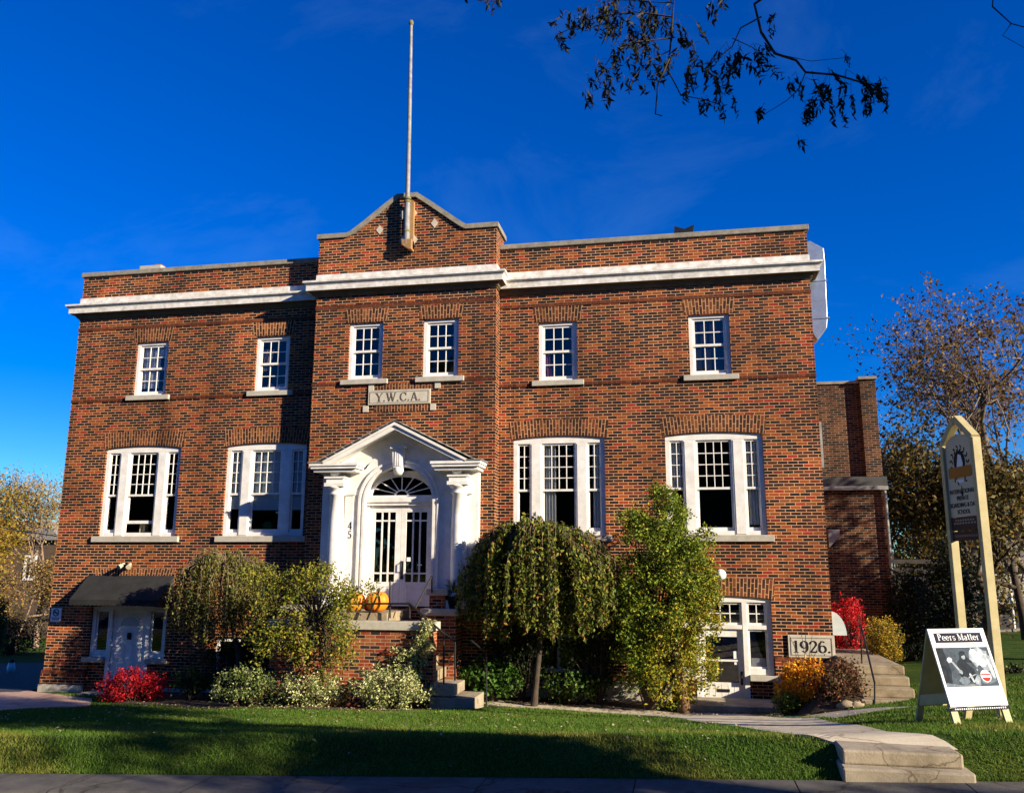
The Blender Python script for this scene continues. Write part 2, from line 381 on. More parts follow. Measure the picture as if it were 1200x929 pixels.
# ------------------------------------------------------------------ ground, street, paths
def axis(segs):
    out = []
    for a, b, st in segs: out += list(np.arange(a, b-1e-6, st))
    out.append(segs[-1][1]); return np.array(out)
gx = axis([(-400, -60, 40), (-60, -22, 3), (-22, 9, .25), (9, 60, 3), (60, 400, 40)])
gy = axis([(YK, 11, .1), (11, 20, .25), (20, 50, 2), (50, 400, 50)])
X, Y = np.meshgrid(gx, gy); Z = terrain(X, Y)
def gridmesh(name, X, Y, Z, mat):
    ny, nx = X.shape; vs = np.stack([X, Y, Z], -1).reshape(-1, 3)
    i = np.arange(ny*nx).reshape(ny, nx)
    fs = np.stack([i[:-1,:-1], i[:-1,1:], i[1:,1:], i[1:,:-1]], -1).reshape(-1, 4)
    me = bpy.data.meshes.new(name); me.from_pydata(vs.tolist(), [], fs.tolist()); me.update()
    for p in me.polygons: p.use_smooth = True
    me.materials.append(mat); o = bpy.data.objects.new(name, me); C.objects.link(o); return o
structure(gridmesh('ground', X, Y, Z, M_LAWN))
# sidewalk with rounded kerb, then the road, all falling to the left with the street
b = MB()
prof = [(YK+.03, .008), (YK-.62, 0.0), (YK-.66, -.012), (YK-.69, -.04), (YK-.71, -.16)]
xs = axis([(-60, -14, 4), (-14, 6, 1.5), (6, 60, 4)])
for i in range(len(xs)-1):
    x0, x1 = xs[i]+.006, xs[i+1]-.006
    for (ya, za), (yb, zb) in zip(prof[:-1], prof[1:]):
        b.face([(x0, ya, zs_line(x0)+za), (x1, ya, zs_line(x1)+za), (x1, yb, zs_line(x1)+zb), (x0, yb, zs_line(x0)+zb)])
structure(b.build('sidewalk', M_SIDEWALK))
b = MB()
for i in range(len(xs)-1):
    b.face([(xs[i], YK+.05, zs_line(xs[i])-.012), (xs[i+1], YK+.05, zs_line(xs[i+1])-.012), (xs[i+1], YK-.66, zs_line(xs[i+1])-.022), (xs[i], YK-.66, zs_line(xs[i])-.022)])
structure(b.build('sidewalk_base', M_SOIL))
xx, yy = np.meshgrid(axis([(-400, -60, 50), (-60, 60, 10), (60, 400, 50)]), np.array([-400, -60, 0, YK-.70]))
structure(gridmesh('road', xx, yy, zs_line(xx)-.13, M_ASPH))

def drape(name, lower, upper, mat, dz=.02, nu=6, nv=6, thick=.05):
    """strip between two matched edge lines, laid on the terrain"""
    lo = []; up = []
    for L, out in ((lower, lo), (upper, up)):
        for i in range(len(L)-1):
            for k in range(nu): out.append(L[i].lerp(L[i+1], k/nu))
        out.append(L[-1])
    b = MB(); pts = []
    for a, c in zip(lo, up):
        for k in range(nv+1):
            p = a.lerp(c, k/nv); pts.append((p.x, p.y, G(p.x, p.y)+dz))
    n = nv+1
    b.add(pts, [(i*n+k, (i+1)*n+k, (i+1)*n+k+1, i*n+k+1) for i in range(len(lo)-1) for k in range(nv)])
    edge = [i*n for i in range(len(lo))]
    for row in (0, nv):
        q = [pts[i*n+row] for i in range(len(lo))]
        for a, c in zip(q[:-1], q[1:]):
            b.face([a, c, (c[0], c[1], c[2]-thick), (a[0], a[1], a[2]-thick)])
    return structure(b.build(name, mat))
lowP = [(556,825),(600,829),(660,832),(720,837),(800,843),(870,853),(930,862),(965,869),(992,877)]
upP = [(578,820.5),(620,822),(680,825.5),(735,830),(806,836),(880,838),(955,842),(1040,859),(1123,881)]
PLOW = [hit(*p) for p in lowP]; PUP = [hit(*p) for p in upP]
drape('path', PLOW, PUP, M_PATH)
PL2 = [hit(*p) for p in [(880,839),(930,841),(980,842)]]; PU2 = [hit(910,835.5), hit(1000,832), hit(1078,828)]
drape('side_path', PL2, PU2, M_PATH, dz=.012)
# paved drive at the far left corner
drape('driveway', [hit(-60,838), hit(0,833), hit(45,830), hit(90,829), hit(105,828)], [hit(-60,800), hit(0,803), hit(40,811), hit(90,817), hit(108,819)], M_DRIVE, dz=.02)
drape('side_drive', [Vector((-26,18.2,0)), Vector((-15.7,18.9,0))], [Vector((-40,34,0)), Vector((-16,34,0))], M_ASPH, dz=.03)
# planting bed soil along the front of the house
drape('soil_bed', [Vector((-11.9,16.9,0)), Vector((-9,15.9,0)), Vector((-7,15.5,0)), Vector((-5,15.7,0)), Vector((-4.75,16.5,0))],
      [Vector((-12,18.99,0)), Vector((-9,18.99,0)), Vector((-7,18.99,0)), Vector((-5,18.99,0)), Vector((-4.75,18.99,0))], M_SOIL, dz=.03)
drape('soil_bed', [Vector((-3.6,18.0,0)), Vector((-2,17.95,0)), Vector((-.5,17.9,0))], [Vector((-3.9,18.99,0)), Vector((-2,18.99,0)), Vector((-.3,18.99,0))], M_SOIL, dz=.03)
drape('soil_bed', [Vector((1.75,17.0,0)), Vector((2.3,16.2,0)), Vector((2.8,16.0,0))], [Vector((1.75,18.99,0)), Vector((2.5,18.99,0)), Vector((3.0,18.99,0))], M_SOIL, dz=.05)

# ------------------------------------------------------------------ the brick building
XL, XR, YW, YB = -15.25, 3.03, 19.0, 18.57
BXL, BXR = -8.45, -4.0
YBACK = 31.0
house = thing('brick_building', 'large two storey brown brick building with white cornice, columned doorway and YWCA plaque', 'building', (-6.2, 19.0, -2.9))

def arcz(x, cx, w, z, rise):
    return z + rise*(1-((x-cx)/(w/2))**2)
def wall_face(b, y, x0, x1, z0, z1, ops, depth=.16):
    """front wall sheet at y with openings (xa, xb, za, zb, rise) and their reveals"""
    xs = sorted({x0, x1, *[o[0] for o in ops], *[o[1] for o in ops]})
    zsv = sorted({z0, z1, *[o[2] for o in ops], *[o[3] for o in ops], *[o[3]+o[4] for o in ops]})
    for i in range(len(xs)-1):
        for j in range(len(zsv)-1):
            xa, xb, za, zb = xs[i], xs[i+1], zsv[j], zsv[j+1]
            cx, cz = (xa+xb)/2, (za+zb)/2
            if any(o[0] < cx < o[1] and o[2] < cz < o[3]+o[4] for o in ops): continue
            b.face([(xa,y,za),(xb,y,za),(xb,y,zb),(xa,y,zb)])
    for (xa, xb, za, zb, rise) in ops:
        n = 12 if rise else 1
        top = []
        for k in range(n+1):
            x = xa+(xb-xa)*k/n; top.append((x, arcz(x, (xa+xb)/2, xb-xa, zb, rise) if rise else zb))
        if rise:
            for (p, q) in zip(top[:-1], top[1:]):
                b.face([(p[0],y,p[1]),(q[0],y,q[1]),(q[0],y,zb+rise),(p[0],y,zb+rise)])
        for (p, q) in zip(top[:-1], top[1:]):
            b.face([(p[0],y,p[1]),(p[0],y+depth,p[1]),(q[0],y+depth,q[1]),(q[0],y,q[1])])
        b.face([(xa,y,za),(xa,y+depth,za),(xa,y+depth,zb),(xa,y,zb)])
        b.face([(xb,y,za),(xb,y,zb),(xb,y+depth,zb),(xb,y+depth,za)])
        b.face([(xa,y,za),(xb,y,za),(xb,y+depth,za),(xa,y+depth,za)])

UW = .90; UZ0, UZ1 = 4.12, 5.52
UPW = [(-13.06, YW), (-9.74, YW), (-2.62, YW), (.81, YW)]
UPB = [(-7.15, YB), (-5.31, YB)]
FWW = 2.09; FZ0, FZ1, FR = .61, 2.78, .07
FWS = [-13.07, -9.75, -2.62, .80]
LDOOR = (-14.08, -12.06, -3.0, -1.08, .04)
RDOOR = (-.24, 1.84, -2.78, -.72, .07)
BASEM = [(-10.75, -9.75, -2.45, -1.75, .03), (-3.3, -2.0, -2.3, -1.5, .03)]
ops_l = [(x-UW/2, x+UW/2, UZ0, UZ1, 0) for x, y in UPW[:2]]+[(x-FWW/2, x+FWW/2, FZ0, FZ1, FR) for x in FWS[:2]]+[LDOOR, BASEM[0]]
ops_r = [(x-UW/2, x+UW/2, UZ0, UZ1, 0) for x, y in UPW[2:]]+[(x-FWW/2, x+FWW/2, FZ0, FZ1, FR) for x in FWS[2:]]+[RDOOR, BASEM[1]]
BUW = .86; BUZ0, BUZ1 = 4.22, 5.61
ops_b = [(x-BUW/2, x+BUW/2, BUZ0, BUZ1, 0) for x, y in UPB]+[(-7.0, -5.3, -.97, 2.05, 0)]
b = MB()
ZT = 7.37
wall_face(b, YW, XL, BXL, -3.6, ZT, ops_l)
wall_face(b, YW, BXR, XR, -3.6, ZT, ops_r)
wall_face(b, YB, BXL, BXR, -3.6, 7.35, ops_b)
# bay returns, gable, side and back walls, parapet backs
gab = [(BXL,7.35),(BXR,7.35),(BXR,7.79),(-4.74,7.79),(-4.58-.3,7.86),(-5.2,8.10),(-5.7,8.48),(-6.0,8.70),(-6.44,8.70),(-6.75,8.47),(-7.25,8.08),(-7.56,7.86),(-7.72,7.79),(BXL,7.79)]
b.face([(x, YB, z) for x, z in gab]); b.face([(x, YB+.9, z) for x, z in reversed(gab)])
for i in range(2, len(gab)-1):
    (xa, za), (xb, zb) = gab[i], gab[i+1]
    b.face([(xa,YB,za),(xb,YB,zb),(xb,YB+.9,zb),(xa,YB+.9,za)])
for x in (BXL, BXR):
    b.face([(x,YB,-3.6),(x,YB+.9,-3.6),(x,YB+.9,7.79),(x,YB,7.79)])
b.face([(BXL,YB+.9,6.8),(BXR,YB+.9,6.8),(BXR,YB+.9,7.35),(BXL,YB+.9,7.35)])
for x in (XL, XR):
    b.face([(x,YW,-3.6),(x,YBACK,-3.6),(x,YBACK,ZT),(x,YW,ZT)])
b.face([(XL,YBACK,-3.6),(XR,YBACK,-3.6),(XR,YBACK,ZT),(XL,YBACK,ZT)])
for xa, xb in ((XL+.32, BXL), (BXR, XR-.32)):
    b.face([(xa,YW+.32,6.75),(xb,YW+.32,6.75),(xb,YW+.32,ZT),(xa,YW+.32,ZT)])
for x in (XL+.32, XR-.32):
    b.face([(x,YW+.32,6.75),(x,YBACK,6.75),(x,YBACK,ZT),(x,YW+.32,ZT)])
b.build('wall', M_BRICK, house, fixn=False)
# inside: floors, partitions, dark rooms
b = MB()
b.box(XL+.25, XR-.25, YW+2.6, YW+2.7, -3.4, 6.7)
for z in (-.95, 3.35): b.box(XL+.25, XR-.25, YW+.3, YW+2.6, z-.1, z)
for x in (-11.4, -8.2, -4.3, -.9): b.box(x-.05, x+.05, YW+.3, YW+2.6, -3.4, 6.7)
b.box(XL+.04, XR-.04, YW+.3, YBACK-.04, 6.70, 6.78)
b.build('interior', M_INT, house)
b = MB(); b.box(XL+.34, XR-.34, YW+.34, YBACK-.05, 6.80, 6.86); b.build('roof', M_ROOF, house)

# copings
b = MB()
b.box(XL-.05, BXL-.003, YW-.05, YW+.37, ZT, 7.49)
b.box(BXR+.003, XR+.05, YW-.05, YW+.37, ZT, 7.49)
b.box(XL-.05, XL+.37, YW+.373, YBACK+.05, ZT, 7.487); b.box(XR-.37, XR+.05, YW+.373, YBACK+.05, ZT, 7.487)
b.box(XL+.373, XR-.373, YBACK-.3, YBACK+.05, ZT, 7.484)
b.build_each('coping', M_COPE, house, bevel=.012)
b = MB()
line = [(BXR+.05,7.79)]+gab[3:-1]+[(BXL-.05,7.79)]
th = .115
upl = []
for i, (x, z) in enumerate(line):
    pa = line[max(i-1,0)]; pb = line[min(i+1,len(line)-1)]
    dx, dz = pb[0]-pa[0], pb[1]-pa[1]; L = math.hypot(dx, dz)
    nx, nz = dz/L, -dx/L
    upl.append((x+nx*th, z+nz*th))
upl[0] = (line[0][0], 7.79+th); upl[-1] = (line[-1][0], 7.79+th)
for i in range(len(line)-1):
    b.prism([line[i], line[i+1], upl[i+1], upl[i]], YB-.05, YB+.95)
b.build('coping', M_COPE, house)

# cornice: profile swept round the plan with mitred corners
CPROF = [(.025,6.78),(.03,6.58),(.265,6.565),(.265,6.52),(.235,6.50),(.205,6.465),(.20,6.445),(.20,6.335),(.18,6.333)]
SPROF = [(.18,6.333),(.175,6.338),(.08,6.315),(.06,6.25),(.03,6.23),(.02,6.21),(0,6.21)]
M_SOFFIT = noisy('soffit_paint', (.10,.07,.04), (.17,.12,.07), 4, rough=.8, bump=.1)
def sweep(b, plan, prof, dz=0):
    V2 = [Vector(p) for p in plan]; mit = []
    for i, p in enumerate(V2):
        n1 = n2 = None
        if i > 0:
            d = (V2[i]-V2[i-1]).normalized(); n1 = Vector((d.y, -d.x))
        if i < len(V2)-1:
            d = (V2[i+1]-V2[i]).normalized(); n2 = Vector((d.y, -d.x))
        if n1 is None: m = n2
        elif n2 is None: m = n1
        else: m = (n1+n2)/(1+n1.dot(n2))
        mit.append(m)
    for i in range(len(V2)-1):
        for (o1, z1), (o2, z2) in zip(prof[:-1], prof[1:]):
            q = []
            for (j, o, z) in ((i,o1,z1),(i+1,o1,z1),(i+1,o2,z2),(i,o2,z2)):
                p = V2[j]+mit[j]*o; q.append((p.x, p.y, z+dz))
            b.face(q)
    for j in (0, len(V2)-1):
        b.face([(*(V2[j]+mit[j]*o), z+dz) for o, z in prof])
b = MB()
sweep(b, [(XL, YBACK), (XL, YW), (BXL+.02, YW)], CPROF)
b.build('cornice', M_CORN, house, fixn=False)
b = MB(); sweep(b, [(BXR-.02, YW), (XR, YW), (XR, YBACK)], CPROF)
b.build('cornice', M_CORN, house, fixn=False)
b = MB(); sweep(b, [(BXL, YW+.02), (BXL, YB), (BXR, YB), (BXR, YW+.02)], CPROF, .085)
b.build('cornice', M_CORN, house, fixn=False)
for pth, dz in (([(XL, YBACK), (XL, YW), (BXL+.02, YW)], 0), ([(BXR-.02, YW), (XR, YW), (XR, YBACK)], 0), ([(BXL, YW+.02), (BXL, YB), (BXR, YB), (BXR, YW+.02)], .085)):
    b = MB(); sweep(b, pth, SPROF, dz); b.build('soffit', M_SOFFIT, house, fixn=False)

# string courses
b = MB()
for xa, xb, y, z, h in ((XL-.012,BXL,YW,5.90,.075),(BXR,XR+.012,YW,5.90,.075),(BXL-.012,BXR+.012,YB,5.99,.075)):
    b.box(xa, xb, y-.014, y+.02, z, z+h)
for segs, y, z in (([(XL-.012,-13.68),(-12.44,-10.36),(-9.12,BXL)],YW,4.0), ([(BXR,-3.24),(-2.0,.19),(1.43,XR+.012)],YW,4.0), ([(BXL-.012,-7.75),(-4.72,BXR+.012)],YB,4.09)):
    for xa, xb in segs: b.box(xa, xb, y-.012, y+.02, z, z+.075)
b.build_each('string_course', M_BELT, house)
# base courses and concrete plinth
b = MB()
b.box(XL-.03, LDOOR[0]-.0, YW-.035, YW+.02, -2.66, -2.575); b.box(LDOOR[1], BXL, YW-.035, YW+.02, -2.66, -2.575)
b.box(1.86, XR+.035, YW-.035, YW+.02, -1.96, -1.875)
b.build_each('water_table', M_BELT, house)
b = MB()
b.box(XL-.045, LDOOR[0]-.002, YW-.03, YW+.02, -2.90, -2.66); b.box(1.86, XR+.03, YW-.025, YW+.02, -2.30, -1.96)
b.build_each('base_wall', M_BRICK, house)
b = MB()
b.box(XL-.07, LDOOR[0]-.04, YW-.055, YW+.02, -3.6, -2.90); b.box(LDOOR[1]+.04, BXL, YW-.05, YW+.02, -3.6, -2.9)
b.box(1.87, XR+.05, YW-.05, YW+.02, -3.0, -2.30); b.box(BXR, RDOOR[0]-.02, YW-.05, YW+.02, -3.4, -2.45)
b.build_each('foundation', M_SILL, house, bevel=.01)

# brick arches: soldier bricks set a hair proud of the wall
def arch(cx, w, z, rise, h, y):
    b = MB(); n = 24
    for k in range(n):
        pts = []
        for kk in (k, k+1):
            s = kk/n-.5
            x0 = cx+s*(w+.0); x1 = cx+s*(w+.10)
            zl = z+rise*(1-(2*s)**2); zu = z+h+rise*.55*(1-(2*s)**2)
            pts.append(((x0, zl), (x1, zu), s*w))
        (a0, a1, ua), (c0, c1, uc) = pts
        uo = cx*3.17
        b.face([(a0[0],y-.004,a0[1]),(c0[0],y-.004,c0[1]),(c1[0],y-.004,c1[1]),(a1[0],y-.004,a1[1])], [(0.02, ua+uo),(0.02, uc+uo),(h+.02, uc+uo),(h+.02, ua+uo)])
    return b.build('brick_arch', M_ARCH, house, fixn=False)
for x, y in UPW: arch(x, UW+.16, UZ1+.012, 0, .37, y)
for x, y in UPB: arch(x, BUW+.16, BUZ1+.012, 0, .33, y)
for x in FWS: arch(x, FWW+.1, FZ1, FR, .40, YW)
arch(.80, FWW+.1, RDOOR[3], RDOOR[4], .40, YW)
arch(-13.07, 2.1, -.36, .0, .2, YW)

def muntins(b, x0, x1, z0, z1, nc, nr, y, d=.022, w=.022):
    for i in range(1, nc):
        x = x0+(x1-x0)*i/nc; b.box(x-w/2, x+w/2, y-d/2, y+d/2, z0, z1)
    for j in range(1, nr):
        z = z0+(z1-z0)*j/nr; b.box(x0, x1, y-d/2+.0015, y+d/2-.0015, z-w/2, z+w/2)
def ring(b, x0, x1, z0, z1, y0, y1, wl, wt=None, wb=None):
    wt = wt or wl; wb = wb or wl
    b.box(x0, x0+wl, y0, y1, z0, z1); b.box(x1-wl, x1, y0, y1, z0, z1)
    b.box(x0+wl, x1-wl, y0+.001, y1-.001, z1-wt, z1); b.box(x0+wl, x1-wl, y0+.001, y1-.001, z0, z0+wb)

def curtain(name, x0, x1, z0, z1, y, mat, parent, folds=6, amp=.02, pinch=0):
    b = MB(); n = folds*6; m = 6; pts = []
    for j in range(m+1):
        t = j/m; z = z0+(z1-z0)*t
        for i in range(n+1):
            s = i/n; xr = x0+(x1-x0)*s*(1-pinch*(1-t)*.55)
            pts.append((xr, y+amp*math.sin(s*folds*2*math.pi+.4*math.sin(3*t)), z))
    b.add(pts, [(j*(n+1)+i, j*(n+1)+i+1, (j+1)*(n+1)+i+1, (j+1)*(n+1)+i) for j in range(m) for i in range(n)], True)
    return b.build(name, mat, parent, fixn=False)

def upper_window(cx, y, w, z0, z1):
    x0, x1 = cx-w/2, cx+w/2
    b = MB(); ring(b, x0+.001, x1-.001, z0, z1-.001, y+.055, y+.16, .085, .075, .05)
    b.box(x0+.08, x1-.08, y+.05, y+.075, z1-.075, z1-.05)
    win = b.build('window', M_WHITE, house, bevel=.004)
    zm = (z0+z1)/2+.01
    b = MB(); ring(b, x0+.087, x1-.087, zm-.03, z1-.077, y+.085, y+.118, .05, .05, .055)
    muntins(b, x0+.137, x1-.137, zm+.025, z1-.127, 3, 2, y+.10)
    b.build('sash', M_WHITE, win, bevel=.003)
    b = MB(); ring(b, x0+.087, x1-.087, z0+.052, zm+.02, y+.120, y+.150, .05, .05, .075)
    muntins(b, x0+.137, x1-.137, z0+.127, zm-.03, 3, 2, y+.135)
    b.build('sash', M_WHITE, win, bevel=.003)
    b = MB()
    b.face([(x0+.13,y+.106,zm+.02),(x1-.13,y+.106,zm+.02),(x1-.13,y+.106,z1-.12),(x0+.13,y+.106,z1-.12)])
    b.face([(x0+.13,y+.140,z0+.12),(x1-.13,y+.140,z0+.12),(x1-.13,y+.140,zm-.02),(x0+.13,y+.140,zm-.02)])
    b.build('pane', M_GLASS, win, fixn=False)
    b = MB(); b.box(x0-.15, x1+.15, y-.07, y+.054, z0-.12, z0-.001); b.build('sill', M_SILL, win, bevel=.008)
    return win, x0, x1, zm
wins = []
for cx, y in UPW: wins.append(upper_window(cx, y, UW, UZ0, UZ1))
for cx, y in UPB: wins.append(upper_window(cx, y, BUW, BUZ0, BUZ1))
w0 = wins[0]
curtain('net_curtain', w0[1]+.12, w0[2]-.3, UZ0+.22, UZ1-.35, YW+.178, M_CURT, w0[0], 5, .015)
curtain('net_curtain', w0[1]+.12, w0[2]-.12, UZ1-.34, UZ1-.13, YW+.178, M_CURT, w0[0], 8, .01)
w1 = wins[1]; curtain('drape', w1[1]+.12, w1[1]+.42, UZ0+.55, UZ1-.3, YW+.178, M_TAUPE, w1[0], 3, .02, pinch=.9)
b = MB(); b.ball((w1[1]+.30, YW+.3, UZ0+.19), .10, .06, .07); b.ball((w1[1]+.60, YW+.3, UZ0+.17), .13, .06, .07); b.build_each('soft_toy', M_CURT, w1[0])
w2 = wins[2]; curtain('drape', w2[1]+.12, w2[1]+.24, UZ0+.12, UZ0+.68, YW+.178, M_PINK, w2[0], 2, .015, pinch=-.8)
w3 = wins[3]
b = MB(); b.face([(w3[1]+.1,YW+.155,UZ0+.06),(w3[2]-.1,YW+.155,UZ0+.06),(w3[2]-.1,YW+.155,UZ1-.08),(w3[1]+.1,YW+.155,UZ1-.08)]); b.build('insect_screen', M_MESHSCR, w3[0], fixn=False)

def big_window(cx, y):
    w = FWW; x0, x1 = cx-w/2, cx+w/2; z0, z1 = FZ0, FZ1
    fr, sd, mu = .10, .29, .27
    b = MB()
    def topz(x): return arcz(x, cx, w, z1, FR)-.002
    n = 16
    poly = [(x1-.002, z1-.105), (x0+.002, z1-.105)]+[(x0+.002+(w-.004)*k/n, topz(x0+.002+(w-.004)*k/n)) for k in range(n+1)]
    b.prism(poly, y+.05, y+.16)
    b.box(x0+.002, x0+fr, y+.055, y+.158, z0, z1-.106); b.box(x1-fr, x1-.002, y+.055, y+.158, z0, z1-.106)
    ma, mb = x0+fr+sd, x1-fr-sd
    b.box(ma, ma+mu, y+.052, y+.158, z0, z1-.106); b.box(mb-mu, mb, y+.052, y+.158, z0, z1-.106)
    b.box(ma+.03, ma+mu-.03, y+.040, y+.051, z0+.02, z1-.12); b.box(mb-mu+.03, mb-.03, y+.040, y+.051, z0+.02, z1-.12)
    for a, c in ((x0+fr, ma), (ma+mu, mb-mu), (mb, x1-fr)): b.box(a, c, y+.06, y+.158, z0, z0+.09)
    win = b.build('window', M_WHITE, house, bevel=.004)
    zr = z0+(z1-.105-z0)*.49
    g = MB()
    for (a, c, nc, is_c) in ((x0+fr+.001, ma-.001, 2, 0), (ma+mu+.001, mb-mu-.001, 4, 1), (mb+.001, x1-fr-.001, 2, 0)):
        b = MB(); st = .045 if is_c else .028
        ring(b, a, c, zr-.03, z1-.107, y+.085, y+.12, st, .04, .05)
        muntins(b, a+st, c-st, zr+.02, z1-.147, nc, 4, y+.10, w=.02)
        b.build('sash', M_WHITE, win, bevel=.003)
        b = MB(); lift = .22 if (is_c and cx == FWS[0]) else 0
        ring(b, a, c, z0+.091+lift, zr+.015, y+.122, y+.15, st, .03, .075)
        b.build('sash', M_WHITE, win, bevel=.003)
        g.face([(a+.02,y+.105,zr),(c-.02,y+.105,zr),(c-.02,y+.105,z1-.13),(a+.02,y+.105,z1-.13)])
        g.face([(a+.02,y+.14,z0+.15+lift),(c-.02,y+.14,z0+.15+lift),(c-.02,y+.14,zr-.01),(a+.02,y+.14,zr-.01)])
    g.build('pane', M_GLASSLO, win, fixn=False)
    b = MB(); b.box(x0-.13, x1+.13, y-.075, y+.054, z0-.14, z0-.001); b.build('sill', M_SILL, win, bevel=.008)
    return win, x0, x1, ma, mb, mu, zr
bw = [big_window(cx, YW) for cx in FWS]
# what is seen behind the panes
w = bw[0]
b = MB(); b.box(w[3]+w[5]+.30, w[3]+w[5]+.36, YW+.25, YW+.42, FZ0+.09, FZ0+.34); b.box(w[3]+w[5]+.37, w[3]+w[5]+.45, YW+.25, YW+.42, FZ0+.09, FZ0+.31); b.build_each('shelf_books', M_CREAM, w[0])
w = bw[1]
b = MB()
b.box(w[1]+.12, w[3]-.02, YW+.17, YW+.18, FZ0+.65, FZ1-.05); b.box(w[3]+w[5]+.02, w[4]-w[5]-.02, YW+.17, YW+.18, FZ0+.62, FZ1-.05); b.box(w[4]+.02, w[2]-.12, YW+.17, YW+.18, FZ0+.62, FZ1-.05)
b.build_each('blind', M_BLIND, w[0])
b = MB(); b.ball((w[3]+w[5]+.36, YW+.33, FZ0+.24), .14, .08, .13, 9, 6); b.build('window_plant', noisy('indoor_green', (.03,.12,.03), (.06,.22,.05), 20), w[0])
w = bw[2]
curtain('net_curtain', w[3]+w[5]+.03, w[3]+w[5]+.30, FZ0+.12, FZ1-.08, YW+.178, M_CURT, w[0], 4, .02)
curtain('net_curtain', w[4]+.10, w[2]-.10, FZ0+.15, FZ1-.08, YW+.178, M_CURT, w[0], 3, .02)
w = bw[3]
curtain('net_curtain', w[4]+.05, w[2]-.08, FZ0+.22, FZ1-.08, YW+.178, M_CURT, w[0], 4, .02)
curtain('net_curtain', w[1]+.10, w[3]-.05, FZ0+1.0, FZ1-.08, YW+.178, M_CURT, w[0], 4, .02)

# basement windows
for (xa, xb, za, zb, r) in BASEM:
    b = MB(); ring(b, xa+.001, xb-.001, za+.001, zb-.001, YW+.05, YW+.14, .07); b.box((xa+xb)/2-.03, (xa+xb)/2+.03, YW+.055, YW+.138, za+.07, zb-.07)
    wn_ = b.build('basement_window', M_WHITE, house)
    b = MB(); b.face([(xa+.05,YW+.1,za+.05),(xb-.05,YW+.1,za+.05),(xb-.05,YW+.1,zb-.05),(xa+.05,YW+.1,zb-.05)]); b.build('pane', M_GLASSLO, wn_, fixn=False)

# ------------------------------------------------------------------ serif lettering (drawn stroke by stroke)
def stroke(x0, y0, x1, y1, w):
    d = Vector((x1-x0, y1-y0)); L = d.length; d /= L; n = Vector((-d.y, d.x))*w/2
    a, c = Vector((x0,y0)), Vector((x1,y1))
    return [[tuple(a-n), tuple(c-n), tuple(c+n), tuple(a+n)]]
def bow(cx, cy, rx, ry, a0, a1, wmin, wmax, n=16):
    out = []
    for k in range(n):
        q = []
        for kk in (k, k+1):
            a = math.radians(a0+(a1-a0)*kk/n); w = wmin+(wmax-wmin)*abs(math.cos(a))
            q.append(((cx+(rx-w/2)*math.cos(a), cy+(ry-w/2)*math.sin(a)), (cx+(rx+w/2)*math.cos(a), cy+(ry+w/2)*math.sin(a))))
        out.append([q[0][0], q[0][1], q[1][1], q[1][0]])
    return out
def srf(x, y, w=.26, h=.045): return [[(x-w/2, y-h/2), (x+w/2, y-h/2), (x+w/2, y+h/2), (x-w/2, y+h/2)]]
TK, TN = .135, .05
